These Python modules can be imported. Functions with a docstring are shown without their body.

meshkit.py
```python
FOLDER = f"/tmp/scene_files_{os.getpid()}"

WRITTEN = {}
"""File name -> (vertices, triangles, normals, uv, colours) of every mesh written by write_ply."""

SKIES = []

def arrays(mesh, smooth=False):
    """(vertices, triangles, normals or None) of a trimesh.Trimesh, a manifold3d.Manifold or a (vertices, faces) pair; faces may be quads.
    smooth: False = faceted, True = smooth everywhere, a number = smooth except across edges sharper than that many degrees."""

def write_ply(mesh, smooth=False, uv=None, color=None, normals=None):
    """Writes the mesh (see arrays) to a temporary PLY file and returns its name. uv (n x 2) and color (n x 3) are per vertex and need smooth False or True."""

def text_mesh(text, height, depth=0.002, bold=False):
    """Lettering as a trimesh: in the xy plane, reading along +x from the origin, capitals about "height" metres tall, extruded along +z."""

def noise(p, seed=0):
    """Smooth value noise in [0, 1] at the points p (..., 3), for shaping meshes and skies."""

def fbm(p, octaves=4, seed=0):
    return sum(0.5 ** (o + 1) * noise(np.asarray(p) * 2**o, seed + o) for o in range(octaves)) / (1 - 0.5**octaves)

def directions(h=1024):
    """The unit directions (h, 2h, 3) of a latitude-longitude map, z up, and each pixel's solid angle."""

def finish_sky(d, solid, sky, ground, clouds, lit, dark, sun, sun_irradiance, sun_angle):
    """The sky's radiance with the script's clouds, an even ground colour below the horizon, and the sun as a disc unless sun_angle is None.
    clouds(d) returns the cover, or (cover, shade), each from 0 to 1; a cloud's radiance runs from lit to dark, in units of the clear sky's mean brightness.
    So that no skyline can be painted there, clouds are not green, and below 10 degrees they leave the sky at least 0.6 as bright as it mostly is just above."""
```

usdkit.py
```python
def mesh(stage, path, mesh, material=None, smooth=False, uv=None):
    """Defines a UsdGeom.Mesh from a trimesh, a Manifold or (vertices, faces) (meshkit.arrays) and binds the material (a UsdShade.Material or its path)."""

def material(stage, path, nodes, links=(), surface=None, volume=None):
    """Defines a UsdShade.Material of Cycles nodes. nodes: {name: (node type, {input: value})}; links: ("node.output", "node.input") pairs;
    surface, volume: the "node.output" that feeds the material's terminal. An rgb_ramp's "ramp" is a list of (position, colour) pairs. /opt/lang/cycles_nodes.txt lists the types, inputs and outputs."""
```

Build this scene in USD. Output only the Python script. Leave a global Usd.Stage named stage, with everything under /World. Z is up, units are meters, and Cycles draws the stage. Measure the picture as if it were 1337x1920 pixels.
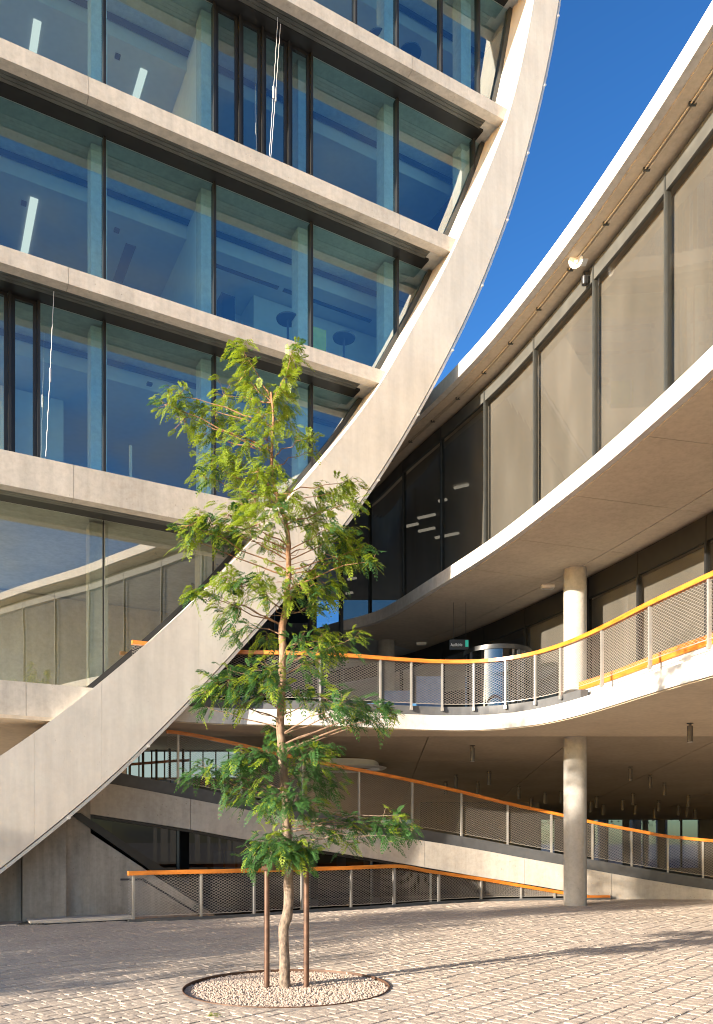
import math, random
import numpy as np
import trimesh, shapely
from shapely.geometry import Polygon, LineString, Point, box as sbox
from shapely.ops import unary_union
from scipy.interpolate import CubicSpline, PchipInterpolator
import usdkit, meshkit
from pxr import Usd, UsdGeom, UsdLux, UsdShade, Gf, Sdf, Vt

stage = Usd.Stage.CreateInMemory()
UsdGeom.SetStageUpAxis(stage, UsdGeom.Tokens.z)
UsdGeom.SetStageMetersPerUnit(stage, 1.0)
world = UsdGeom.Xform.Define(stage, "/World")
stage.SetDefaultPrim(world.GetPrim())
UsdGeom.Scope.Define(stage, "/World/Looks")

# ------------------------------------------------------------------ camera, sky, sun, exposure
FOC, CX, CY, EYE = 1500.0, 668.5, 1575.0, 1.65       # in pixels of the photograph; metres
cam = UsdGeom.Camera.Define(stage, "/World/camera")
cam.AddTranslateOp().Set(Gf.Vec3d(0, 0, EYE))
cam.AddRotateXOp().Set(90.0)
cam.CreateHorizontalApertureAttr(24.0)
cam.CreateVerticalApertureAttr(24.0 * 1920 / 1337)
cam.CreateFocalLengthAttr(24.0 * FOC / 1337)
cam.CreateVerticalApertureOffsetAttr(24.0 * (CY - 960) / 1337)
cam.CreateClippingRangeAttr(Gf.Vec2f(0.1, 2000))
cam.CreateExposureAttr(2.42)

SUN = np.array([-0.82, -0.572])                      # horizontal direction towards the sun
SUN_EL = math.radians(14.5)
SUN = SUN / np.linalg.norm(SUN)
sun = UsdLux.DistantLight.Define(stage, "/World/sun")
sun.CreateNormalizeAttr(True)
sun.CreateIntensityAttr(0.85)
sun.CreateAngleAttr(0.5)
sun.CreateColorAttr(Gf.Vec3f(1.0, 0.88, 0.73))
_d = np.array([SUN[0] * math.cos(SUN_EL), SUN[1] * math.cos(SUN_EL), math.sin(SUN_EL)])
_q = Gf.Rotation(Gf.Vec3d(0, 0, 1), Gf.Vec3d(*map(float, _d)))
sun.AddTransformOp().Set(Gf.Matrix4d().SetRotate(_q))

dome = UsdLux.DomeLight.Define(stage, "/World/sky")
dome.GetPrim().SetCustomDataByKey("kind", "structure")
_sky = usdkit.material(stage, "/World/Looks/sky_look", {
    "sky": ("sky_texture", {"sky_type": "single_scattering", "sun_disc": False, "sun_elevation": SUN_EL,
                            "sun_rotation": math.atan2(SUN[0], SUN[1]), "altitude": 100.0, "air_density": 1.0,
                            "aerosol_density": 0.6, "ozone_density": 2.0}),
    "hs": ("hsv", {"saturation": 1.22, "value": 0.475}), "gm": ("gamma", {"gamma": 1.42}),
    "tc": ("texture_coordinate", {}), "mp": ("mapping", {"scale": (1.0, 1.0, 2.2)}),
    "dp": ("vector_math", {"math_type": "dot_product", "vector2": (0.60, -0.76, 0.25)}),
    "mr": ("map_range", {"from_min": 0.55, "from_max": 0.95, "clamp": True}),
    "cn": ("noise_texture", {"scale": 3.4, "detail": 7.0, "roughness": 0.56, "distortion": 0.4}),
    "cr": ("rgb_ramp", {"ramp": [(0.46, (0, 0, 0)), (0.72, (1, 1, 1))]}),
    "cm": ("math", {"math_type": "multiply"}), "mx": ("mix", {"color2": (0.62, 0.66, 0.74)}),
    "bg": ("background_shader", {"strength": 0.105}),
}, [("sky.color", "hs.color"), ("hs.color", "gm.color"), ("tc.generated", "mp.vector"), ("mp.vector", "cn.vector"), ("tc.generated", "dp.vector1"),
    ("dp.value", "mr.value"), ("cn.fac", "cr.fac"), ("cr.color", "cm.value1"), ("mr.result", "cm.value2"), ("cm.value", "mx.fac"),
    ("gm.color", "mx.color1"), ("mx.color", "bg.color")], surface="bg.background")
UsdShade.MaterialBindingAPI.Apply(dome.GetPrim()).Bind(_sky)

# ------------------------------------------------------------------ helpers
def tag(p, label=None, cat=None, group=None, kind=None):
    p = p.GetPrim() if hasattr(p, "GetPrim") else p
    for k, v in (("label", label), ("category", cat), ("group", group), ("kind", kind)):
        if v:
            p.SetCustomDataByKey(k, v)
    return p

_used = {}
def free(parent, name):
    k = (str(parent), name)
    n = _used.get(k, 0)
    _used[k] = n + 1
    return f"{parent}/{name}" if n == 0 else f"{parent}/{name}_{n:03d}"

class Thing:
    """An Xform at the thing's base; its parts are given in world coordinates."""
    def __init__(self, name, label, cat, loc=(0, 0, 0), group=None, kind=None):
        self.loc = np.array(loc, float)
        self.path = free("/World", name)
        x = UsdGeom.Xform.Define(stage, self.path)
        x.AddTranslateOp().Set(Gf.Vec3d(*map(float, loc)))
        self.prim = x.GetPrim()
        tag(self.prim, label, cat, group, kind)
    def part(self, name, mesh, mat, smooth=False, under=None, label=None, kind=None):
        v, f = vf(mesh)
        path = free(under or self.path, name)
        m = usdkit.mesh(stage, path, (v - self.loc, f), mat, smooth=smooth)
        tag(m, label, None, None, kind)
        return path

def top(name, mesh, mat, label=None, cat=None, group=None, kind=None, smooth=False):
    m = usdkit.mesh(stage, free("/World", name), vf(mesh), mat, smooth=smooth)
    tag(m, label, cat, group, kind)
    return m

def copy_thing(src, name, loc, rotz=0, label=None, cat=None, group=None):
    p = free("/World", name)
    x = UsdGeom.Xform.Define(stage, p)
    x.GetPrim().GetReferences().AddInternalReference(src.path)
    x.ClearXformOpOrder()
    op = x.GetPrim().GetAttribute("xformOp:translate")
    x.AddTranslateOp().Set(Gf.Vec3d(*map(float, loc)))
    if rotz:
        x.AddRotateZOp().Set(float(rotz))
    x.GetPrim().SetInstanceable(True)
    tag(x, label, cat, group)
    return x

def vf(mesh):
    if isinstance(mesh, MB):
        return mesh.done()
    if isinstance(mesh, tuple):
        v, f = np.asarray(mesh[0], float), np.asarray(mesh[1], int)
        if f.shape[1] == 4:
            f = np.vstack([f[:, [0, 1, 2]], f[:, [0, 2, 3]]])
        return v, f
    if hasattr(mesh, "to_mesh"):
        m = mesh.to_mesh()
        return np.array(m.vert_properties[:, :3], float), np.array(m.tri_verts)
    return np.array(mesh.vertices), np.array(mesh.faces)

class MB:
    def __init__(self):
        self.v, self.f, self.n = [], [], 0
    def add(self, mesh):
        v, f = vf(mesh)
        self.v.append(v); self.f.append(f + self.n); self.n += len(v)
        return self
    def done(self):
        return np.vstack(self.v), np.vstack(self.f)
    def hexa(self, c):
        """8 corners: bottom loop 0-3, top loop 4-7"""
        q = [[0, 3, 2, 1], [4, 5, 6, 7], [0, 1, 5, 4], [1, 2, 6, 5], [2, 3, 7, 6], [3, 0, 4, 7]]
        return self.add((np.array(c, float), np.array(q)))
    def bx(self, x0, x1, y0, y1, z0, z1):
        return self.hexa([(x0, y0, z0), (x1, y0, z0), (x1, y1, z0), (x0, y1, z0), (x0, y0, z1), (x1, y0, z1), (x1, y1, z1), (x0, y1, z1)])
    def fbox(self, s0, s1, d0, d1, z0, z1):
        return self.hexa([F(s0, z0, d0), F(s1, z0, d0), F(s1, z0, d1), F(s0, z0, d1), F(s0, z1, d0), F(s1, z1, d0), F(s1, z1, d1), F(s0, z1, d1)])
    def tube(self, pts, r, sides=6, caps=True):
        return self.add(tube(pts, r, sides, caps))

def tube(pts, r, sides=6, caps=True):
    P = np.asarray(pts, float); n = len(P)
    R = np.full(n, r) if np.ndim(r) == 0 else np.asarray(r, float)
    T = np.gradient(P, axis=0)
    T /= np.maximum(np.linalg.norm(T, axis=1, keepdims=True), 1e-9)
    ref = np.array([0, 0, 1.0]) if abs(T[0, 2]) < 0.9 else np.array([1.0, 0, 0])
    a = np.cross(T[0], ref); a /= np.linalg.norm(a)
    V = []
    for i in range(n):
        a = a - T[i] * np.dot(a, T[i]); a /= np.linalg.norm(a)
        b = np.cross(T[i], a)
        th = np.arange(sides) / sides * 2 * np.pi
        V.append(P[i] + R[i] * (np.cos(th)[:, None] * a + np.sin(th)[:, None] * b))
    V = np.vstack(V); f = []
    for i in range(n - 1):
        for k in range(sides):
            k2 = (k + 1) % sides
            f += [[i * sides + k, i * sides + k2, (i + 1) * sides + k2], [i * sides + k, (i + 1) * sides + k2, (i + 1) * sides + k]]
    if caps:
        for k in range(1, sides - 1):
            f += [[0, k + 1, k], [(n - 1) * sides, (n - 1) * sides + k, (n - 1) * sides + k + 1]]
    return V, np.array(f)

def lathe(profile, cx, cy, seg=24):
    """profile: (r, z) pairs; revolved about the vertical at cx, cy"""
    P = np.array(profile, float); n = len(P)
    th = np.arange(seg) / seg * 2 * np.pi
    V = np.concatenate([np.stack([cx + r * np.cos(th), cy + r * np.sin(th), np.full(seg, z)], 1) for r, z in P])
    f = []
    for i in range(n - 1):
        for k in range(seg):
            k2 = (k + 1) % seg
            f += [[i * seg + k, i * seg + k2, (i + 1) * seg + k2], [i * seg + k, (i + 1) * seg + k2, (i + 1) * seg + k]]
    return V, np.array(f)

def at(px, py, Y):
    return np.array([(px - CX) / FOC * Y, Y, EYE + (CY - py) / FOC * Y])
def at_z(px, py, z):
    return at(px, py, (z - EYE) * FOC / (CY - py))

U = np.array([0.8764, 0.4815])                       # along the left facade, to the right and away
U = U / np.linalg.norm(U)
def F(s, z, D):
    return np.array([s * U[0] - D * U[1], s * U[1] + D * U[0], z])
def fpx(px, py, D):
    rx = (px - CX) / FOC
    Y = D / (U[0] - U[1] * rx)
    return np.array([U[0] * rx * Y + U[1] * Y, EYE + (CY - py) / FOC * Y])
def fs(px, D):
    return fpx(px, 0, D)[0]

def polys(g):
    if g.is_empty:
        return []
    return [p for p in getattr(g, "geoms", [g]) if isinstance(p, Polygon) and p.area > 1e-5]
def tri2(poly):
    v, f = trimesh.creation.triangulate_polygon(poly, engine="earcut")
    return np.asarray(v), np.asarray(f)
def fprism(poly, d0, d1):
    """a polygon in the facade's (s, z) plane, from depth d0 (front) to d1"""
    mb = MB()
    for p in polys(poly):
        m = trimesh.creation.extrude_polygon(p, d1 - d0, engine="earcut")
        v = m.vertices
        w = np.stack([v[:, 0] * U[0] - (v[:, 2] + d0) * U[1], v[:, 0] * U[1] + (v[:, 2] + d0) * U[0], v[:, 1]], 1)
        mb.add((w, m.faces[:, ::-1] if False else m.faces))
    return mb
def fsheet(poly, d):
    mb = MB()
    for p in polys(poly):
        v, f = tri2(p)
        mb.add((np.stack([v[:, 0] * U[0] - d * U[1], v[:, 0] * U[1] + d * U[0], v[:, 1]], 1), f))
    return mb
def slab(poly, z0, z1):
    mb = MB()
    for p in polys(poly):
        m = trimesh.creation.extrude_polygon(p, z1 - z0, engine="earcut")
        m.apply_translation((0, 0, z0)); mb.add(m)
    return mb

def right_normals(P):
    T = np.gradient(P, axis=0); T /= np.linalg.norm(T, axis=1, keepdims=True)
    return np.stack([T[:, 1], -T[:, 0]], 1)
def offset(P, o):
    return P + right_normals(P) * o
def band(P, o0, o1, z0, z1):
    """a bar of rectangular section along the plan line P; o to the right of travel; z numbers or one per point"""
    n = len(P); N = right_normals(P)
    A, B = P + N * np.reshape(o0, (-1, 1)), P + N * np.reshape(o1, (-1, 1))
    z0, z1 = np.broadcast_to(z0, n), np.broadcast_to(z1, n)
    V = np.concatenate([np.c_[A, z0], np.c_[B, z0], np.c_[B, z1], np.c_[A, z1]])
    f = []
    for i in range(n - 1):
        for a, b in ((0, 1), (1, 2), (2, 3), (3, 0)):
            f.append([a * n + i, a * n + i + 1, b * n + i + 1, b * n + i])
    f += [[0, n, 2 * n, 3 * n], [n - 1, 4 * n - 1, 3 * n - 1, 2 * n - 1]]
    return V, np.array(f)
def resample(P, step):
    P = np.asarray(P, float)
    L = np.r_[0, np.cumsum(np.linalg.norm(np.diff(P, axis=0), axis=1))]
    n = max(2, int(round(L[-1] / step)) + 1)
    t = np.linspace(0, L[-1], n)
    return np.stack([np.interp(t, L, P[:, k]) for k in range(P.shape[1])], 1)
def smooth_curve(P, step=0.25):
    P = np.asarray(P, float)
    L = np.r_[0, np.cumsum(np.linalg.norm(np.diff(P, axis=0), axis=1))]
    c = PchipInterpolator(L, P)
    Q = c(np.linspace(0, L[-1], 400))
    from scipy.ndimage import gaussian_filter1d
    e0, e1 = Q[0].copy(), Q[-1].copy()
    pad = 40
    Qp = np.vstack([2 * e0 - Q[pad:0:-1], Q, 2 * e1 - Q[-2:-pad - 2:-1]])
    Q = gaussian_filter1d(Qp, 9, axis=0)[pad:-pad]
    return resample(Q, step)
def hit_ray(P, px):
    """where the sight line through column px crosses the plan line P"""
    r = (px - CX) / FOC
    g = P[:, 0] - r * P[:, 1]
    for i in range(len(P) - 1):
        if g[i] * g[i + 1] <= 0 and g[i] != g[i + 1]:
            t = g[i] / (g[i] - g[i + 1])
            return P[i] + t * (P[i + 1] - P[i]), i + t
    return None, None
def piece(P, a, b):
    """the stretch of the polyline between fractional indices a < b"""
    def pt(t):
        i = min(int(t), len(P) - 2); return P[i] + (t - i) * (P[i + 1] - P[i])
    mid = [P[i] for i in range(int(math.floor(a)) + 1, int(math.ceil(b)))]
    return np.array([pt(a)] + mid + [pt(b)])

# ------------------------------------------------------------------ materials
LOOK = "/World/Looks/"
def M(name, nodes, links, surface="p.BSDF"):
    return usdkit.material(stage, LOOK + name, nodes, links, surface=surface)

def concrete(name, col, dark=0.78, pits=1.0, rough=0.85, scale=1.0, streak=0.5, fine=0.84):
    c = np.array(col)
    return M(name, {
        "g": ("geometry", {}),
        "n1": ("noise_texture", {"scale": 0.55 * scale, "detail": 6.0, "roughness": 0.62}),
        "n2": ("noise_texture", {"scale": 9.0 * scale, "detail": 5.0, "roughness": 0.7}),
        "ms": ("mapping", {"scale": (3.0, 3.0, 0.22)}),
        "n4": ("noise_texture", {"scale": 1.6 * scale, "detail": 4.0, "roughness": 0.6}),
        "r1": ("rgb_ramp", {"ramp": [(0.3, tuple(c * dark)), (0.52, tuple(c)), (0.72, tuple(np.minimum(c * 1.10, 0.6)))]}),
        "r2": ("rgb_ramp", {"ramp": [(0.30, (fine, fine - 0.005, fine - 0.01)), (0.6, (1, 1, 1))]}),
        "r4": ("rgb_ramp", {"ramp": [(0.30, (1 - 0.3 * streak,) * 3), (0.62, (1, 1, 1))]}),
        "mx": ("mix", {"mix_type": "multiply", "fac": 1.0}),
        "mx2": ("mix", {"mix_type": "multiply", "fac": 1.0}),
        "v": ("voronoi_texture", {"scale": 8.0 * scale, "randomness": 1.0}),
        "vn": ("noise_texture", {"scale": 1.3 * scale, "detail": 2.0}),
        "pr": ("rgb_ramp", {"ramp": [(0.04, (0.0, 0.0, 0.0)), (0.13, (1, 1, 1))]}),
        "pm": ("rgb_ramp", {"ramp": [(0.50, (1, 1, 1)), (0.60, (0, 0, 0))]}),
        "pmax": ("mix", {"mix_type": "lighten", "fac": 1.0}),
        "pd": ("rgb_ramp", {"ramp": [(0.0, (0.62, 0.60, 0.58)), (1.0, (1, 1, 1))]}),
        "mx3": ("mix", {"mix_type": "multiply", "fac": pits}),
        "bp": ("bump", {"strength": 0.5 * pits, "distance": 0.012}),
        "b": ("bump", {"strength": 0.16, "distance": 0.012}),
        "p": ("principled_bsdf", {"roughness": rough, "specular_ior_level": 0.3}),
    }, [("g.position", "n1.vector"), ("g.position", "n2.vector"), ("g.position", "ms.vector"), ("ms.vector", "n4.vector"),
        ("g.position", "v.vector"), ("g.position", "vn.vector"),
        ("n1.fac", "r1.fac"), ("n2.fac", "r2.fac"), ("n4.fac", "r4.fac"), ("r1.color", "mx.color1"), ("r2.color", "mx.color2"),
        ("mx.color", "mx2.color1"), ("r4.color", "mx2.color2"),
        ("v.distance", "pr.fac"), ("vn.fac", "pm.fac"), ("pr.color", "pmax.color1"), ("pm.color", "pmax.color2"),
        ("pmax.color", "pd.fac"), ("mx2.color", "mx3.color1"), ("pd.color", "mx3.color2"), ("mx3.color", "p.base_color"),
        ("n2.fac", "b.height"), ("pmax.color", "bp.height"), ("bp.normal", "b.normal"), ("b.normal", "p.normal")])

def plain(name, col, rough=0.5, metallic=0.0, var=0.12, scale=6.0, bump=0.0, **kw):
    c = np.array(col)
    links = [("g.position", "n.vector"), ("n.fac", "r.fac"), ("r.color", "p.base_color")]
    nodes = {"g": ("geometry", {}), "n": ("noise_texture", {"scale": scale, "detail": 4.0}),
             "r": ("rgb_ramp", {"ramp": [(0.3, tuple(c * (1 - var))), (0.7, tuple(c * (1 + var)))]}),
             "p": ("principled_bsdf", dict(roughness=rough, metallic=metallic, **kw))}
    if bump:
        nodes["b"] = ("bump", {"strength": bump, "distance": 0.01})
        links += [("n.fac", "b.height"), ("b.normal", "p.normal")]
    return M(name, nodes, links)

def pane(name, tint, ior=1.6, gloss=(0.95, 0.97, 1.0), warp=0.0):
    nodes = {"t": ("transparent_bsdf", {"color": tint}), "gl": ("glossy_bsdf", {"color": gloss, "roughness": 0.0}),
             "gb": ("geometry", {}), "io": ("mix_float", {"a": ior, "b": 1.0 / ior}), "fr": ("fresnel", {}), "m": ("mix_closure", {})}
    links = [("gb.backfacing", "io.fac"), ("io.result", "fr.IOR"), ("fr.fac", "m.fac"), ("t.BSDF", "m.closure1"), ("gl.BSDF", "m.closure2")]
    if warp:
        nodes |= {"g": ("geometry", {}), "n": ("noise_texture", {"scale": 0.9, "detail": 0.0}), "b": ("bump", {"strength": warp, "distance": 0.05})}
        links += [("g.position", "n.vector"), ("n.fac", "b.height"), ("b.normal", "gl.normal")]
    return M(name, nodes, links, surface="m.closure")

CONC_ARCH = concrete("concrete_arch", (0.57, 0.53, 0.47), dark=0.88, pits=0.3, streak=0.4, fine=0.94)
CONC_EDGE = concrete("concrete_edge", (0.53, 0.485, 0.425), dark=0.82, pits=0.9, streak=0.6)
CONC_SOFF = concrete("concrete_soffit", (0.56, 0.465, 0.35), dark=0.85, pits=0.35, streak=0.1)
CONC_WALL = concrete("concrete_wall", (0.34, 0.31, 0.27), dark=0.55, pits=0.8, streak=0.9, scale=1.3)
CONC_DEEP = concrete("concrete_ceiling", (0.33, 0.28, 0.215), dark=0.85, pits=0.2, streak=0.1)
CONC_FASC = concrete("concrete_fascia", (0.55, 0.52, 0.48), dark=0.92, pits=0.2, streak=0.45)
CONC_COL = concrete("concrete_column", (0.35, 0.335, 0.31), dark=0.80, pits=0.4, streak=0.3)
CONC_RAMP = concrete("concrete_ramp", (0.48, 0.44, 0.385), dark=0.80, pits=1.0, streak=0.5)
CONC_IN = concrete("concrete_inside", (0.58, 0.58, 0.55), dark=0.85, pits=0.1, streak=0.3)
PLASTER = plain("white_plaster", (0.66, 0.66, 0.64), 0.9, var=0.03)
CEILING = plain("ceiling_board", (0.60, 0.61, 0.62), 0.9, var=0.03)
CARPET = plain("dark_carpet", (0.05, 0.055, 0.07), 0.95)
FRAME = plain("black_frame", (0.022, 0.023, 0.024), 0.38, 0.4)
FRAME_GREY = plain("grey_frame", (0.045, 0.048, 0.046), 0.42, 0.3)
TRANSOM = plain("transom_grey", (0.075, 0.076, 0.07), 0.5, 0.2, var=0.2, scale=3)
LOUVRE = plain("louvre_metal", (0.12, 0.122, 0.112), 0.38, 0.5, var=0.3, scale=1.2)
UPSTAND = plain("dark_upstand", (0.07, 0.072, 0.075), 0.6)
ALU = plain("pale_aluminium", (0.62, 0.60, 0.57), 0.4, 0.5, var=0.06)
STEEL = plain("steel_mesh", (0.40, 0.37, 0.33), 0.42, 0.5, var=0.05)
STEEL_POST = plain("steel_post", (0.36, 0.35, 0.33), 0.42, 0.6, var=0.08)
CLAD = plain("dark_cladding", (0.03, 0.03, 0.032), 0.7)
BLACK = plain("black_paint", (0.012, 0.012, 0.013), 0.4)
CORTEN = plain("brown_steel", (0.085, 0.045, 0.028), 0.5, 0.3, var=0.3, scale=14)
WHITE = plain("white_paint", (0.78, 0.77, 0.74), 0.4)
YELLOW = plain("yellow_plastic", (0.60, 0.62, 0.14), 0.4)
TABLE = plain("dark_laminate", (0.05, 0.05, 0.06), 0.4)
FLAT_BLUE = plain("flat_blue", (0.16, 0.24, 0.40), 0.8)
GREEN_SIGN = M("green_sign", {"p": ("principled_bsdf", {"base_color": (0.02, 0.45, 0.33), "roughness": 0.4, "emission_color": (0.02, 0.5, 0.36), "emission_strength": 0.05})}, [])
LAMP = M("lamp_glow", {"e": ("emission", {"color": (1.0, 0.80, 0.62), "strength": 0.26})}, [], surface="e.emission")
LAMP2 = M("strip_glow", {"e": ("emission", {"color": (1.0, 0.92, 0.75), "strength": 0.32})}, [], surface="e.emission")

WOOD = M("orange_wood", {
    "g": ("geometry", {}), "mp": ("mapping", {"scale": (1.0, 1.0, 8.0)}),
    "n": ("noise_texture", {"scale": 3.0, "detail": 6.0, "roughness": 0.6}),
    "r": ("rgb_ramp", {"ramp": [(0.3, (0.36, 0.105, 0.012)), (0.5, (0.52, 0.165, 0.018)), (0.75, (0.62, 0.22, 0.03))]}),
    "p": ("principled_bsdf", {"roughness": 0.38, "coat_weight": 0.2}),
}, [("g.position", "mp.vector"), ("mp.vector", "n.vector"), ("n.fac", "r.fac"), ("r.color", "p.base_color")])
WOOD_DARK = plain("brown_wood", (0.22, 0.085, 0.04), 0.5, var=0.25)

GLASS_L = pane("office_glass", (0.54, 0.84, 0.93), 3.1, (0.86, 0.95, 1.0), warp=0.012)
GLASS_LOW = pane("clear_glass", (0.62, 0.66, 0.57), 2.6, (0.96, 0.98, 1.0), warp=0.03)
GLASS_R = pane("grey_glass", (0.78, 0.76, 0.72), 1.38, warp=0.02)
GLASS_DARK = pane("dark_glass", (0.42, 0.43, 0.44), 1.45, warp=0.02)
GLASS_FAR = pane("far_glass", (0.30, 0.36, 0.44), 1.7)
GLASS_PIT = pane("pit_glass", (0.22, 0.23, 0.23), 1.5)
DAYLIGHT = M("daylight_glow", {"e": ("emission", {"color": (0.70, 0.90, 0.84), "strength": 0.10})}, [], surface="e.emission")  # even glow in place of daylight beyond the landing windows
GLASS_BLUE = pane("blue_glass", (0.35, 0.45, 0.55), 2.0, (0.92, 0.95, 1.0), warp=0.02)

BLIND = M("sun_screen", {
    "g": ("geometry", {}), "mp": ("mapping", {"scale": (1.0, 1.0, 0.25)}),
    "n": ("noise_texture", {"scale": 1.5, "detail": 2.0, "roughness": 0.45}),
    "r": ("rgb_ramp", {"ramp": [(0.25, (0.112, 0.109, 0.102)), (0.55, (0.134, 0.131, 0.123)), (0.80, (0.172, 0.168, 0.158))]}),
    "d": ("diffuse_bsdf", {}), "t": ("transparent_bsdf", {"color": (1, 1, 1)}), "m": ("mix_closure", {"fac": 0.16}),
}, [("g.position", "mp.vector"), ("mp.vector", "n.vector"), ("n.fac", "r.fac"), ("r.color", "d.color"),
    ("d.BSDF", "m.closure1"), ("t.BSDF", "m.closure2")], surface="m.closure")

SETT = M("granite_sett", {
    "g": ("geometry", {}),
    "n": ("noise_texture", {"scale": 38.0, "detail": 5.0, "roughness": 0.7}),
    "n2": ("noise_texture", {"scale": 0.7, "detail": 4.0}),
    "r": ("rgb_ramp", {"ramp": [(0.0, (0.45, 0.38, 0.315)), (0.45, (0.54, 0.46, 0.385)), (0.8, (0.59, 0.515, 0.435)), (1.0, (0.53, 0.42, 0.335))]}),
    "r1": ("rgb_ramp", {"ramp": [(0.3, (0.72, 0.72, 0.72)), (0.65, (1.05, 1.05, 1.05))]}),
    "r2": ("rgb_ramp", {"ramp": [(0.3, (0.86, 0.85, 0.84)), (0.65, (1.04, 1.03, 1.02))]}),
    "m1": ("mix", {"mix_type": "multiply", "fac": 1.0}), "m2": ("mix", {"mix_type": "multiply", "fac": 1.0}),
    "b": ("bump", {"strength": 0.55, "distance": 0.012}),
    "nb": ("noise_texture", {"scale": 26.0, "detail": 4.0, "roughness": 0.6}),
    "p": ("principled_bsdf", {"roughness": 0.72, "specular_ior_level": 0.35}),
}, [("g.position", "n.vector"), ("g.position", "n2.vector"), ("g.position", "nb.vector"), ("g.random_per_island", "r.fac"),
    ("n.fac", "r1.fac"), ("n2.fac", "r2.fac"), ("r.color", "m1.color1"), ("r1.color", "m1.color2"), ("m1.color", "m2.color1"), ("r2.color", "m2.color2"),
    ("m2.color", "p.base_color"), ("nb.fac", "b.height"), ("b.normal", "p.normal")])
SAND = plain("joint_sand", (0.30, 0.26, 0.22), 0.95, var=0.3, scale=9)
GRAVEL = M("pale_gravel", {
    "o": ("geometry", {}), "r": ("rgb_ramp", {"ramp": [(0.0, (0.38, 0.30, 0.24)), (0.3, (0.56, 0.48, 0.41)), (0.75, (0.66, 0.60, 0.54)), (1.0, (0.44, 0.40, 0.37))]}),
    "p": ("principled_bsdf", {"roughness": 0.85}),
}, [("o.random_per_island", "r.fac"), ("r.color", "p.base_color")])
BARK = M("bark", {
    "g": ("geometry", {}), "mp": ("mapping", {"scale": (1.0, 1.0, 0.5)}), "n": ("noise_texture", {"scale": 26.0, "detail": 6.0, "roughness": 0.72}),
    "n2": ("noise_texture", {"scale": 4.0, "detail": 3.0}), "sx": ("separate_xyz", {}),
    "mr": ("map_range", {"from_min": 1.5, "from_max": 5.0, "clamp": True}),
    "r": ("rgb_ramp", {"ramp": [(0.32, (0.05, 0.036, 0.027)), (0.5, (0.16, 0.12, 0.09)), (0.7, (0.25, 0.195, 0.15))]}),
    "ru": ("rgb_ramp", {"ramp": [(0.32, (0.10, 0.05, 0.028)), (0.5, (0.24, 0.12, 0.06)), (0.7, (0.33, 0.19, 0.10))]}),
    "m": ("mix", {}), "b": ("bump", {"strength": 0.7, "distance": 0.015}), "p": ("principled_bsdf", {"roughness": 0.85}),
}, [("g.position", "mp.vector"), ("mp.vector", "n.vector"), ("g.position", "n2.vector"), ("g.position", "sx.vector"), ("sx.z", "mr.value"), ("mr.result", "m.fac"),
    ("n.fac", "r.fac"), ("n.fac", "ru.fac"), ("r.color", "m.color1"), ("ru.color", "m.color2"), ("m.color", "p.base_color"), ("n.fac", "b.height"), ("b.normal", "p.normal")])

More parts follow.
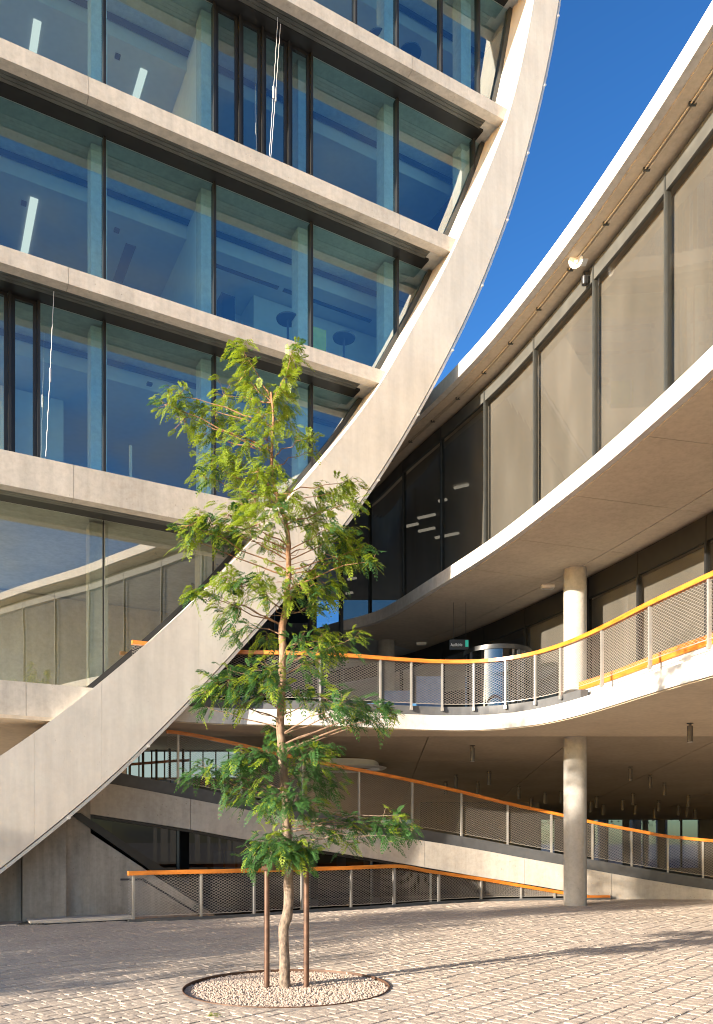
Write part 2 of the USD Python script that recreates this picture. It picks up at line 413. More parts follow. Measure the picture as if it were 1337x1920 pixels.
def leaf(name, stops, trans):
    return M(name, {
        "g": ("geometry", {}), "r": ("rgb_ramp", {"ramp": stops}), "d": ("principled_bsdf", {"roughness": 0.42, "specular_ior_level": 0.4}),
        "h": ("hsv", {"value": 1.25, "saturation": 1.05, "hue": 0.49}),
        "t": ("translucent_bsdf", {}), "m": ("mix_closure", {"fac": trans}),
    }, [("g.random_per_island", "r.fac"), ("r.color", "d.base_color"), ("r.color", "h.color"), ("h.color", "t.color"), ("d.BSDF", "m.closure1"), ("t.BSDF", "m.closure2")], surface="m.closure")
LEAF_HI = leaf("sunlit_leaf", [(0.0, (0.22, 0.30, 0.03)), (0.5, (0.34, 0.41, 0.05)), (0.9, (0.47, 0.50, 0.11)), (1.0, (0.42, 0.26, 0.08))], 0.45)  # sun on the upper fronds, put into the leaf colour
LEAF_LO = leaf("shaded_leaf", [(0.0, (0.05, 0.13, 0.035)), (0.5, (0.085, 0.19, 0.045)), (0.9, (0.13, 0.23, 0.045)), (1.0, (0.20, 0.17, 0.05))], 0.4)  # deeper green of the less lit lower fronds, put into the colour
LEAF_FAR = leaf("far_leaf", [(0.0, (0.04, 0.075, 0.02)), (1.0, (0.09, 0.13, 0.04))], 0.3)
# ================================================================== LEFT: the arched office building
DA, DS, DG = 16.85, 17.05, 18.0          # depths of the arch's face, the slab edges and the glass
outer_px = [(1056, -60), (1050, 0), (1035, 75), (1018, 165), (995, 255), (972, 340), (942, 430), (910, 512), (877, 590), (836, 672),
            (790, 758), (740, 845), (690, 922), (642, 990), (560, 1085), (470, 1187), (382, 1284), (322, 1346), (220, 1449), (130, 1524), (40, 1599), (0, 1630)]
inner_px = [(1010, -60), (1002, 0), (980, 115), (958, 210), (928, 290), (888, 385), (855, 460), (818, 540), (758, 640), (729, 701), (682, 768), (636, 826),
            (598, 871), (555, 920), (490, 994), (420, 1072), (320, 1168), (185, 1282), (105, 1348), (0, 1418)]
def curve_sz(px, D):
    return np.array([fpx(x, y, D) for x, y in px])
def smooth_sz(Q, step=0.2):
    return smooth_curve(Q, step)
co, ci = curve_sz(outer_px, DA), curve_sz(inner_px, DA)
def extend(Q):
    a = Q[0] + (Q[0] - Q[1]) / np.linalg.norm(Q[0] - Q[1]) * 6.0
    d = Q[-1] - Q[-2]; d = np.array([-0.80, -0.60])
    b = Q[-1] + d * 9.0
    return np.vstack([a, Q, b])
co, ci = smooth_sz(extend(co)), smooth_sz(extend(ci))
arch_poly = Polygon(np.vstack([co, ci[::-1]])).buffer(0)
arch_poly = arch_poly.intersection(sbox(-30, -0.6, 40, 40))
inside = Polygon(np.vstack([ci, [(-30, ci[-1][1]), (-30, ci[0][1])]])).buffer(0)     # left of and above the arch

office = Thing("office_building", "pale concrete office block with storeys of blue glass framed by a huge sweeping concrete arch", "building", F(0, 0, DG))
arch = office.part("arch", fprism(arch_poly, DA + 0.021, DG + 0.25), CONC_ARCH, smooth=25, label="broad sweeping arch of smooth pale concrete")
_cuts = [-30] + [fs(x, DA) for x in (-120, 65, 190, 372, 560)] + [40]
for _a, _b in zip(_cuts[:-1], _cuts[1:]):          # its face is cast in lengths with hairline joints
    office.part("face_panel", fprism(arch_poly.intersection(sbox(_a + 0.0012, -2, _b - 0.0012, 45)), DA, DA + 0.020), CONC_ARCH, smooth=25, under=arch)
# thin metal drip edge along the arch's outer rim, in lengths
N = len(co)
for a in range(4, N - 20, 11):
    seg = co[a:a + 12]
    n2 = offset(seg, 0.0)
    nr = right_normals(seg)
    sgn = 1 if nr[:, 0].mean() > 0 else -1
    o1 = seg + nr * sgn * 0.085
    o0 = seg + nr * sgn * 0.022
    p = Polygon(np.vstack([o0, o1[::-1]])).buffer(0)
    pr = office.part("drip_edge", fprism(p, DA + 0.01, DA + 0.13), ALU, under=arch)
    e = seg[0] + nr[0] * sgn * 0.075
    office.part("bracket", fprism(Point(*e).buffer(0.03, 4), DA - 0.012, DA + 0.02), ALU, under=arch)
# outer shell of the building behind the arch (its right flank)
shell_in = np.array([co[i] - right_normals(co)[i] * (1 if right_normals(co)[:, 0].mean() > 0 else -1) * 0.35 for i in range(len(co))])
shell = Polygon(np.vstack([co, shell_in[::-1]])).buffer(0).intersection(sbox(-30, 4.1, 40, 40))
office.part("flank_wall", fprism(shell, DG + 0.26, 44.0), CLAD, smooth=25)

levels = [(4.78, 4.10), (9.29, 8.61), (13.28, 12.94), (17.33, 16.95), (21.48, 21.14), (25.75, 25.40)]
SL = -9.0                                              # how far the facade runs to the left, out of the frame
body = inside.buffer(0.12)
for k, (zt, zb) in enumerate(levels):
    rect = sbox(SL, zb, 40, zt)
    edge = rect.intersection(body)
    xs = edge.bounds[2]
    # front beam with a chamfered lower lip, a recessed soffit of metal slats, then the floor itself
    sl = None
    seams = sorted([SL, 40] + [fs(138, DS) + q * 7.5 + (0 if k == 1 else 0.4 * k - 0.9) for q in (-1, 0, 1, 2)])
    for sa0, sb0 in zip(seams[:-1], seams[1:]):
        pc_ = edge.intersection(sbox(sa0 + 0.004, 0, sb0 - 0.004, 40))
        if pc_.area > 0.01:
            q_ = office.part("floor_slab", fprism(pc_, DS, DS + 0.26), CONC_EDGE)
            sl = sl or q_
    core = sbox(SL, zb + 0.09, 40, zt - 0.004).intersection(body)
    office.part("floor_deck", fprism(core, DS + 0.261, 25.0), CONC_IN, under=sl)
    s_end = ci[np.argmin(abs(ci[:, 1] - zb)), 0] - 0.30
    for q, (a, b) in enumerate([(0.275, 0.365), (0.375, 0.465), (0.475, 0.565)]):
        office.part("soffit_slat", MB().fbox(SL, s_end - 0.1, DS + a, DS + b, zb + 0.022, zb + 0.05), LOUVRE, under=sl)
    office.part("soffit_frame", MB().fbox(SL, s_end + 0.05, DS + 0.58, DG - 0.02, zb + 0.028, zb + 0.085), FRAME, under=sl)

GRID = [3.58 + 2.5 * k for k in range(-4, 5)]
bays = {1: GRID, 2: sorted(GRID + [1.68, 2.24]), 3: GRID, 4: sorted(GRID + [6.70, 7.28, 7.97]), 5: sorted([g for g in GRID if g < 12] + [12.48, 13.75, 9.83])}
glass_in = inside.buffer(-0.085)
frame_in = inside
lev = {0: (4.10, 4.78)}
for k in range(1, 6):
    z0, z1 = levels[k - 1][0], levels[k][1] + 0.03
    grid = bays[k]
    zz = sbox(SL, z0 - 0.05, 40, z1)
    # slim frame following the arch
    rim = frame_in.difference(inside.buffer(-0.11)).intersection(zz)
    for p in polys(rim):
        if p.bounds[2] > 0:
            office.part("arch_window_frame", fprism(p, DG - 0.10, DG + 0.06), FRAME_GREY if k > 1 else FRAME)
    cells = list(zip(grid[:-1], grid[1:])) + [(grid[-1], 40)]
    for s0, s1 in cells:
        if s1 < -5.5:
            continue
        cell = sbox(s0 + 0.03, z0, s1 - 0.03, z1).intersection(glass_in)
        for p in polys(cell):
            narrow = s1 - s0 < 0.9
            w = office.part("window", fsheet(p, DG), GLASS_LOW if k == 1 else GLASS_L)
            if narrow:                                 # opening vents have a frame of their own
                ring = p.buffer(-0.005).difference(p.buffer(-0.075))
                office.part("sash", fprism(ring, DG - 0.03, DG + 0.05), FRAME, under=w)
    for s in grid:
        if s < -4.5:
            continue
        bar = sbox(s - 0.028, z0 - 0.02, s + 0.028, z1).intersection(inside.buffer(0.05))
        if k == 1:
            bar = sbox(s - 0.008, z0, s + 0.008, z1).intersection(inside.buffer(0.05))
        for p in polys(bar):
            office.part("mullion", fprism(p, DG - (0.10 if k > 1 else 0.008), DG + 0.10), FRAME if k > 1 else BLACK)
    office.part("sill_frame", fprism(sbox(SL, z0 - 0.03, 40, z0 + 0.05).intersection(inside.buffer(0.05)), DG - 0.07, DG + 0.07), FRAME)
    # concrete columns close behind the glass
    for s in (GRID if k > 1 else GRID):
        if s < -2 or (k == 4 and False):
            continue
        w = 0.17 if k > 1 else 0.20
        c = sbox(s - w - 0.06, z0, s + w - 0.06, z1).intersection(inside.buffer(0.2))
        for p in polys(c):
            office.part("column", fprism(p, DG + 0.22, DG + 0.62), CONC_IN)
    # dropped ceiling, its edge and lamps
    if k > 1:
        cl = lambda za, zb_: sbox(SL, za, 40, zb_).intersection(body)
        office.part("ceiling", fprism(cl(z1 - 0.33, z1 - 0.24), DG + 1.55, 24.9).add(fprism(cl(z1 - 0.37, z1 + 0.03), DG + 1.50, DG + 1.549)), CEILING)
        office.part("floor_finish", fprism(cl(z0 + 0.16, z0 + 0.26), DG + 0.12, 24.9), CARPET)
        office.part("air_slot", fprism(cl(z1 - 0.06, z1 + 0.03), DG + 1.36, DG + 1.46), FRAME_GREY)
    office.part("back_wall", fprism(sbox(SL, z0, 40, z1).intersection(body), 24.4, 24.6), PLASTER if k in (2, 3, 5) else CONC_IN)

# rooms: partitions square to the facade, pale walls
def partition(k, s, d0=DG + 0.75, d1=24.3, m=PLASTER, t=0.06):
    z0, z1 = levels[k - 1][0], levels[k][1] + 0.03
    office.part("partition", MB().fbox(s - t, s + t, d0, d1, z0 + 0.02, z1 - 0.1), m)
partition(4, 5.95); partition(3, 5.95, m=PLASTER); partition(4, 9.6, d0=21.2); partition(3, 1.0); partition(2, 1.9, d0=20.5)
office.part("room_wall", MB().fbox(6.2, 8.1, 21.6, 21.72, levels[2][0], levels[3][1] - 0.34), PLASTER)
office.part("room_wall", MB().fbox(8.1, 8.22, 20.6, 21.72, levels[2][0], levels[3][1] - 0.34), PLASTER)
office.part("room_wall", MB().fbox(8.22, 13.0, 20.6, 20.72, levels[2][0] + 1.25, levels[3][1] - 0.34), PLASTER)
office.part("room_wall", MB().fbox(9.5, 15.5, 21.4, 21.52, levels[4][0] + 1.25, levels[5][1] - 0.34), PLASTER)
office.part("room_wall", MB().fbox(-6.0, 3.2, 21.0, 21.12, levels[1][0], levels[2][1] - 0.34), PLASTER)
office.part("room_wall", MB().fbox(8.9, 9.02, 19.9, 21.5, levels[3][0] + 0.5, levels[3][0] + 1.9), WHITE)
for k, s in ((4, 2.47), (4, 4.95), (3, 2.40), (4, -0.1)):
    zc = levels[k][1] + 0.03 - 0.33
    l = office.part("ceiling_lamp", MB().fbox(s - 0.085, s + 0.085, 20.0, 22.4, zc - 0.035, zc - 0.002), LAMP)
for k, s, d in ((4, 5.1, 20.9), (3, 2.2, 20.2), (4, 4.3, 19.9), (3, 4.3, 20.0), (2, 4.9, 19.2), (5, 9.3, 20.2)):
    zc = levels[k][1] + 0.03 - 0.33
    office.part("ceiling_fitting", MB().fbox(s - 0.06, s + 0.06, d, d + 0.12, zc - 0.05, zc - 0.002), FRAME)
for k, s0, s1, d in ((3, 6.45, 8.6, 20.0), (3, 8.75, 11.5, 20.0), (5, 8.8, 14.5, 20.4), (3, 4.6, 4.85, 20.4)):
    zc = levels[k][1] + 0.03 - 0.33
    office.part("ceiling_grille", MB().fbox(s0, s1, d, d + (0.14 if s1 - s0 > 1 else 1.5), zc - 0.012, zc - 0.001), FRAME_GREY)
office.part("rail_beam", MB().fbox(3.9, 5.7, 20.0, 20.06, 10.25, 10.30).fbox(4.6, 4.66, 20.0, 20.06, 9.3, 11.4), PLASTER)
# roof beyond the frame, so that the top storey is a room too
office.part("roof", fprism(sbox(SL, 29.4, 40, 29.8).intersection(body), DS + 0.3, 25.0), CONC_EDGE)

# base: concrete walls under the arch, with panels that step in and out
DW = 17.6
def wall_px(pxs, D):
    return Polygon([fpx(x, y, D) for x, y in pxs]).buffer(0)
lowest = arch_poly
def under_arch(s0, s1, z0=-0.3):
    full = sbox(s0, z0, s1, 4.10)
    # everything under the arch's outer edge
    below = Polygon(np.vstack([co, [(-30, co[-1][1]), (-30, -1), (40, -1), (40, co[0][1])]])).buffer(0)
    return full.intersection(below.union(arch_poly.buffer(0.02)))
sa, sb, sc, sd = fs(40, DW), fs(122, DW), fs(170, DW), fs(410, DW)
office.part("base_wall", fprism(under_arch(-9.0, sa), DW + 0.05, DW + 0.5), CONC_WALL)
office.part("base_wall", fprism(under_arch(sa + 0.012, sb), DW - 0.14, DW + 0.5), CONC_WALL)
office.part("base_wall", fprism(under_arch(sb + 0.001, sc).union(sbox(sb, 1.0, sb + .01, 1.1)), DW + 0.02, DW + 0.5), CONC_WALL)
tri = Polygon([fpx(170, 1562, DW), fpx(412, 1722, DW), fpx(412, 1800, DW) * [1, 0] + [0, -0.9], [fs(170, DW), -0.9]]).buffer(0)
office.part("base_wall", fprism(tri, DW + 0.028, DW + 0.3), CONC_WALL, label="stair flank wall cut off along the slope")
trifill = Polygon([fpx(122, 1531, DW), fpx(170, 1562, DW), [fs(170, DW), 0.5], [fs(122, DW), 0.5]]).buffer(0)
office.part("base_soffit", MB().fbox(SL, fs(250, 17), 16.9, 25, 4.02, 4.09), CONC_SOFF)
bar = Polygon([fpx(128, 1524, DW), fpx(150, 1524, DW), fpx(446, 1720, DW), fpx(412, 1722, DW)]).buffer(0)
office.part("sloping_frame", fprism(bar, DW - 0.03, DW + 0.25), FRAME)
office.part("base_plinth", MB().fbox(fs(55, 16.9), fs(250, 16.9), 16.75, DW + 0.02, -0.05, 0.055), CONC_RAMP)
# ================================================================== RIGHT: the curved building
ZA, ZB, ZC = 13.65, 8.50, 4.24
def plan(pxs, z, near=None, far=None):
    P = np.array([at_z(x, y, z)[:2] for x, y in pxs])
    if near is not None:
        P = np.vstack([near, P])
    if far is not None:
        P = np.vstack([P, far])
    return smooth_curve(P, 0.3)
NEAR = [(7.6, -14.0), (7.45, -6.0), (7.05, 1.0), (6.3, 7.0)]
A_edge = plan([(1337, 46), (1270, 155), (1219, 233), (1174, 300), (1131, 364), (1066, 456), (997, 546), (926, 636), (869, 699), (821, 746), (771, 795)], ZA,
              near=[(7.0, -14.0), (6.9, -6.0), (6.55, 1.0), (5.95, 7.0)], far=[(0.2, 25.2)])
B_edge = plan([(1337, 692), (1236, 785), (1122, 883), (1015, 967), (934, 1029), (855, 1079), (776, 1127), (690, 1175)], ZB,
              near=[(7.0, -14.0), (6.9, -6.0), (6.5, 1.0), (5.9, 7.0)], far=[(-0.6, 26.2), (-1.6, 27.5)])
AG = plan([(1337, 195), (1275, 280), (1170, 416), (1104, 498), (1000, 624), (955, 676), (913, 719), (834, 789), (740, 874), (695, 926)], ZA,
          near=[(7.6, -14.0), (7.5, -6.0), (7.2, 1.0), (6.6, 7.5)], far=[(-0.6, 29.0)])
BG = plan([(1337, 931), (1236, 988), (1152, 1036), (1101, 1061), (1020, 1107), (985, 1122), (907, 1160), (829, 1191), (749, 1221)], ZB,
          near=[(11.4, -14.0), (11.0, -6.0), (10.4, 1.0), (9.0, 9.0)], far=[(-1.5, 32.0)])
BG = BG + right_normals(BG) * 0.42
Cpts = [at_z(x, y, ZC)[:2] for x, y in [(1337, 1269), (1227, 1298), (1129, 1331), (1031, 1357), (965, 1368.5), (900, 1372), (860, 1373), (772, 1369), (683, 1364.7), (542, 1359)]]
_far = []
for x, D in ((430, 17.35), (330, 17.3), (250, 17.3)):
    r = (x - CX) / FOC; Y = D / (U[0] - U[1] * r); _far.append((r * Y, Y))
C_edge = smooth_curve(np.vstack([[(8.6, -14.0), (8.1, -6.0), (7.5, 1.0), (6.6, 8.0)], Cpts, _far]), 0.2)

curved = Thing("curved_building", "curved concrete building with bright floor edges, blinds behind glass and covered plaza", "building", (6, 20, 0))

def strip(P, o1, z0, z1):
    """a floor plate that follows the plan line P and reaches o1 to its right"""
    return Polygon(np.vstack([P, (P + right_normals(P) * o1)[::-1]])).buffer(0)
roof_poly = Polygon(np.vstack([A_edge, [(-6, 40), (24, 40), (24, -14)]])).buffer(0)
curved.part("roof_slab", slab(roof_poly, ZA, ZA + 0.36), CONC_FASC, label="roof slab with a bright fascia and overhanging soffit")
curved.part("roof_soffit", slab(Polygon(np.vstack([offset(A_edge, 0.16), offset(AG, 0.8)[::-1]])).buffer(0), ZA - 0.022, ZA - 0.002), CONC_SOFF)
b_poly = Polygon(np.vstack([B_edge, [(-6, 40), (24, 40), (24, -14)]])).buffer(0)
curved.part("upper_floor_slab", slab(b_poly, ZB, ZB + 0.34), CONC_FASC, label="upper floor slab with a bright curved fascia")
# soffit cast in bays: separate panels divided by joints
soff_in, soff_out = offset(B_edge, 0.12), None
tB = np.r_[0, np.cumsum(np.linalg.norm(np.diff(B_edge, axis=0), axis=1))]
bay, k0 = 2.3, 0
idx = [int(np.searchsorted(tB, d)) for d in np.arange(0, tB[-1], bay)]
for i0, i1 in zip(idx[:-1], idx[1:]):
    for lo, hi in ((0.13, 2.55), (2.565, 5.2)):
        a = offset(B_edge, lo)[i0:i1 + 1]; b = offset(B_edge, hi)[i0:i1 + 1]
        pg = Polygon(np.vstack([a, b[::-1]])).buffer(0).buffer(-0.009, join_style=2)
        curved.part("soffit_panel", slab(pg, ZB - 0.016, ZB - 0.001), CONC_SOFF)
tA = np.r_[0, np.cumsum(np.linalg.norm(np.diff(A_edge, axis=0), axis=1))]

# upper storey glazing
def glazed(P, z0, z1, pxs, head, tone_head, blind_px, open_px=(), deep=0.16):
    cuts = []
    for x in pxs:
        h, t = hit_ray(P, x)
        if h is not None:
            cuts.append(t)
    # continue at even spacing to the right of the frame, towards the camera
    L = np.r_[0, np.cumsum(np.linalg.norm(np.diff(P, axis=0), axis=1))]
    first = np.interp(cuts[0], np.arange(len(P)), L)
    extra = [np.interp(d, L, np.arange(len(P))) for d in np.arange(first - 2.6, 0.5, -2.6)][::-1]
    cuts = [0.0] + extra + cuts + [len(P) - 1.0]
    px_of = lambda p: CX + FOC * p[0] / max(p[1], 0.1)
    for a, b in zip(cuts[:-1], cuts[1:]):
        q = piece(P, a, b)
        v, f = band(q, 0.0, 0.012, z0, z1 - head)
        mid = px_of(q[len(q) // 2]) if q[len(q) // 2][1] > 2 else 2000
        opened = any(lo < mid < hi for lo, hi in open_px)
        w = curved.part("window", sheet(q, z0, z1 - head), GLASS_DARK if opened else GLASS_R)
        curved.part("transom", band(q, -0.03, 0.05, z1 - head + 0.02, z1 - 0.11), tone_head)
        if not opened:
            curved.part("sun_screen", sheet(offset(q, deep), z0, z1 - head + 0.03), BLIND, under=w)
    for t in cuts:
        p = piece(P, max(t - 0.01, 0), min(t + 0.01, len(P) - 1))
        c = p[0]; i = min(int(t), len(P) - 2)
        d = P[i + 1] - P[i]; d = d / np.linalg.norm(d); n = np.array([d[1], -d[0]])
        a, b, e, g = c - d * 0.024 - n * 0.045, c + d * 0.024 - n * 0.045, c + d * 0.024 + n * 0.08, c - d * 0.024 + n * 0.08
        curved.part("mullion", MB().hexa([(*a, z0), (*b, z0), (*e, z0), (*g, z0), (*a, z1 - 0.1), (*b, z1 - 0.1), (*e, z1 - 0.1), (*g, z1 - 0.1)]), FRAME_GREY if tone_head is TRANSOM else FRAME)
    curved.part("head_recess", band(P, 0.02, 0.22, z1 - 0.12, z1 - 0.03), BLACK)
    curved.part("sill_frame", band(P, -0.04, 0.05, z0 - 0.05, z0 + 0.04), FRAME)
    return cuts
def sheet(q, z0, z1):
    n = len(q)
    return np.vstack([np.c_[q, np.full(n, z0)], np.c_[q, np.full(n, z1)]]), np.array([[i, i + 1, n + i + 1, n + i] for i in range(n - 1)])
glazed(AG, ZB + 0.36, ZA - 0.02, [1250, 1115, 1003, 910, 828, 757, 693, 637], 0.46, TRANSOM, None)
glazed(BG, ZC + 0.5, ZB - 0.02, [1325, 1197, 1104, 985, 907, 830, 752], 0.62, FRAME, None, open_px=[(600, 985)])
# rooms behind
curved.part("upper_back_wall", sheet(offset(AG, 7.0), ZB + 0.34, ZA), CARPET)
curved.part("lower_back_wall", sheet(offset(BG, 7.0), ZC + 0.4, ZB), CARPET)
for (x, y, dx) in ((800, 968, 30), (770, 985, 26), (800, 993, 28), (838, 1004, 40), (912, 906, 14), (865, 912, 24), (830, 938, 14), (822, 1092, 20), (662, 1172, 16), (660, 1085, 16), (655, 1112, 12)):
    Y = {True: 27.0, False: 30.0}[x > 750]
    p = at(x, y, Y)
    d = np.array([0.86, -0.5])
    q = np.array([p[:2] - d * dx / FOC * Y * .6, p[:2] + d * dx / FOC * Y * .6])
    zc = p[2]
    curved.part("strip_lamp", band(q, -0.05, 0.05, zc - 0.03, zc + 0.03), LAMP2)

# balcony: floor plate, dark upstand, back to the glass
c_poly = Polygon(np.vstack([C_edge, [(-7.5, 24.5), (-12, 33.5), (24, 33.5), (24, -14)]])).buffer(0)
left_cut = Polygon([F(fs(250, 17.3), 0, 16.0)[:2], F(fs(250, 17.3), 0, 40.0)[:2], (-60, 40), (-60, 0)])
c_poly = c_poly.difference(left_cut)
flat = c_poly.intersection(sbox(-60, -20, 60, 20.0))
curved.part("balcony_slab", slab(c_poly, ZC + 0.02, ZC + 0.37), CONC_FASC, label="balcony slab with a smooth swept edge")
curved.part("balcony_soffit", slab(Polygon(np.vstack([offset(C_edge, 0.05), [(-60, 20), (-60, 20.001), (24, 20.0), (24, -14)]])).buffer(0).intersection(flat), ZC, ZC + 0.018), CONC_SOFF)
_px = CX + FOC * C_edge[:, 0] / np.maximum(C_edge[:, 1], 0.1)
_r = np.where((C_edge[:, 1] < 18.0) & ((_px > 1075) | (C_edge[:, 1] < 12)))[0].max()
curved.part("balcony_upstand", band(C_edge[_r:], 0.16, 0.34, ZC + 0.37, ZC + 0.60), UPSTAND)
# the ceiling behind slopes down under the auditorium, in cast bays
SLOPE = 0.095
def zceil(Y):
    return ZC - max(0.0, Y - 20.0) * SLOPE
xs = np.arange(-13.0, 24.1, 3.7); ys = [20.0, 23.2, 26.4, 29.6, 32.8, 37.4]
for x0, x1 in zip(xs[:-1], xs[1:]):
    for y0, y1 in zip(ys[:-1], ys[1:]):
        g = 0.012
        c = [(x0 + g, y0 + g), (x1 - g, y0 + g), (x1 - g, y1 - g), (x0 + g, y1 - g)]
        if Point((x0 + x1) / 2, (y0 + y1) / 2).within(left_cut.buffer(0.8)):
            continue
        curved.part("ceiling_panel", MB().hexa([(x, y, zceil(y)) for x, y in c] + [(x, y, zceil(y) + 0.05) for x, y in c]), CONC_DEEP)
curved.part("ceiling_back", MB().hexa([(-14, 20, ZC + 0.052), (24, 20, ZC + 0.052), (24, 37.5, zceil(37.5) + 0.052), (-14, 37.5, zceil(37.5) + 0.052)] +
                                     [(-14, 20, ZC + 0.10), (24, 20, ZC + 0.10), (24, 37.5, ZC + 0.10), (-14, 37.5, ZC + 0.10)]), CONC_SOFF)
# skylight drum in the ceiling
p = at(655, 1426, 23.0)
v, f = lathe([(1.35, p[2] - 0.16), (1.28, p[2] - 0.2), (1.15, p[2] - 0.2), (1.1, p[2] + 0.02)], p[0] - 0.25, 23.6, 40)
curved.part("skylight_ring", (v, f), PLASTER, smooth=40)
curved.part("skylight_disc", lathe([(0.0, p[2] - 0.1), (1.1, p[2] - 0.1)], p[0] - 0.25, 23.6, 40), PLASTER)

# round concrete columns
def column(px, py0, z0, z1, r, label):
    c = at(px, 1500, 20.19)
    v, f = lathe([(r, z0), (r, z0 + 0.02), (r, z1 - 0.45), (r - 0.004, z1 - 0.445), (r - 0.004, z1)], c[0], c[1], 40)
    curved.part("round_column", (v, f), CONC_COL, smooth=40, label=label)
column(1078.5, 0, -0.05, ZC + 0.02, 0.285, "round concrete column standing on the plaza")
column(1078.5, 0, ZC + 0.3, ZB, 0.285, "round concrete column on the balcony")
cf = at(724, 1200, 27.5)
curved.part("round_column", lathe([(0.30, ZC + 0.3), (0.30, ZB)], cf[0], cf[1], 32), CONC_COL, smooth=40)

# ground floor back wall with glazing at the far end
YB = 37.2
open_px = [(1108, 1170), (1180, 1236), (1246, 1312), (976, 1010), (1014, 1042), (700, 800), (255, 300), (310, 350), (360, 420)]
holes = []
for a, b in open_px:
    x0, x1 = (a - CX) / FOC * YB, (b - CX) / FOC * YB
    holes.append(sbox(x0, 0.35, x1, 2.62))
wallp = sbox(-16, -0.2, 24, 3.2).difference(unary_union(holes))
def yprism(poly, y0, y1):
    mb = MB()
    for p in polys(poly):
        m = trimesh.creation.extrude_polygon(p, y1 - y0, engine="earcut")
        v = m.vertices
        mb.add((np.stack([v[:, 0], y1 - v[:, 2], v[:, 1]], 1), m.faces))
    return mb
curved.part("back_wall", yprism(wallp, YB, YB + 0.2), UPSTAND)
for h in holes:
    x0, z0, x1, z1 = h.bounds
    w = curved.part("window", yprism(h, YB + 0.09, YB + 0.10), GLASS_FAR)
    for xx in np.linspace(x0, x1, 3 if x1 - x0 > 1.2 else 2):
        curved.part("mullion", MB().bx(xx - 0.03, xx + 0.03, YB + 0.03, YB + 0.16, z0, z1), FRAME, under=w)
curved.part("side_wall", MB().bx(23.9, 24.1, -14, 37.4, -0.1, 13.6), UPSTAND)
# dark core block at the back of the covered plaza
curved.part("core_wall", MB().bx(2.5, 7.2, 31.5, 36.5, -0.1, 3.3), UPSTAND)

# glazed link between the two buildings, behind the arch
link = Thing("glazed_link", "tall strip of blue glass closing the gap between the arch and the curved building", "glass wall", (-3.5, 24, ZC))
lp = np.array([at(400, 1300, 20.3)[:2], at(641, 1300, 26.2)[:2]])
Lq = resample(lp, 0.2)
for a, b in ((400, 512), (512, 584), (584, 641)):
    ha, ta = hit_ray(Lq, a + .01); hb, tb = hit_ray(Lq, b - .01)
    ta = 0 if ta is None else ta; tb = len(Lq) - 1 if tb is None else tb
    q = piece(Lq, ta, tb)
    link.part("window", sheet(q, ZC + 0.4, ZA), GLASS_BLUE)
    c = q[-1]
    link.part("mullion", MB().bx(c[0] - 0.07, c[0] + 0.05, c[1] - 0.1, c[1] + 0.08, ZC + 0.4, ZA), FRAME)
for x in (432, 472):
    h, t = hit_ray(Lq, x)
    if h is not None:
        link.part("mullion", MB().bx(h[0] - 0.03, h[0] + 0.03, h[1] - 0.08, h[1] - 0.01, ZC + 0.4, ZC + 3.0), FRAME)
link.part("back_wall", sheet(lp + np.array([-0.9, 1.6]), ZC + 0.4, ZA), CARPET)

# ================================================================== the ramp and the stair pit
Dpx = [(100, 17.15), (140, 17.3), (197, 17.6), (367, 18.55), (545, 19.5), (745, 20.8), (950, 21.95), (1143, 22.3), (1337, 22.15), (1500, 21.9), (1700, 21.5)]
D_line = smooth_curve(np.array([((x - CX) / FOC * Y, Y) for x, Y in Dpx]), 0.25)
px_D = CX + FOC * D_line[:, 0] / D_line[:, 1]
def zcurve(px, pts):
    x, y = np.array(pts, float).T
    return PchipInterpolator(x, y, extrapolate=True)(px)
top_y = zcurve(px_D, [(0, 1440), (197, 1468), (367, 1500), (455, 1517), (668, 1557), (818, 1580), (918, 1597), (988, 1610), (1103, 1630), (1227, 1652), (1337, 1669), (1500, 1690), (1760, 1700)])
bot_y = zcurve(px_D, [(0, 1500), (140, 1522), (362, 1556), (455, 1573), (600, 1594), (743, 1617), (900, 1644), (1000, 1660), (1143, 1684), (1337, 1706), (1500, 1725), (1760, 1740)])
D_top = EYE + (CY - top_y) / FOC * D_line[:, 1]
D_bot = np.maximum(EYE + (CY - bot_y) / FOC * D_line[:, 1], -0.25)
ramp = Thing("concrete_ramp", "long sloping concrete ramp beam rising from the plaza up to the left behind the arch", "ramp", (3, 21, 0))
# beam in cast lengths
cutD = [0] + [int(np.argmin(abs(px_D - x))) for x in (367, 556, 800, 985, 1145)] + [len(D_line) - 1]
for a, b in zip(cutD[:-1], cutD[1:]):
    q = slice(a, b + 1)
    P = D_line[q].copy()
    P[-1] = P[-1] - (P[-1] - P[-2]) / np.linalg.norm(P[-1] - P[-2]) * 0.012
    n = len(P); Nn = right_normals(D_line)[q] * -1
    mb = MB(); mb.add(band2(P, Nn * 0.0, Nn * 0.30, D_bot[q], D_top[q])) if False else None
    ramp.part("beam", band(P, -0.30, 0.0, D_bot[q], D_top[q]), CONC_RAMP)
ramp.part("deck", band(D_line, -3.2, -0.301, D_top - 0.35, D_top - 0.03), CONC_RAMP)
ramp.part("kerb", band(D_line, -0.34, -0.16, D_top + 0.002, D_top + 0.30), UPSTAND)
RAIL_D = D_line + right_normals(D_line) * -0.22
D_base = D_top + 0.30

Epx = [(240, 16.05), (300, 16.35), (400, 16.8), (493, 17.45), (580, 18.4), (668, 19.05), (745, 19.85), (818, 20.75), (948, 21.75), (1055, 22.0), (1143, 22.18)]
E_line = smooth_curve(np.array([((x - CX) / FOC * Y, Y) for x, Y in Epx]), 0.2)
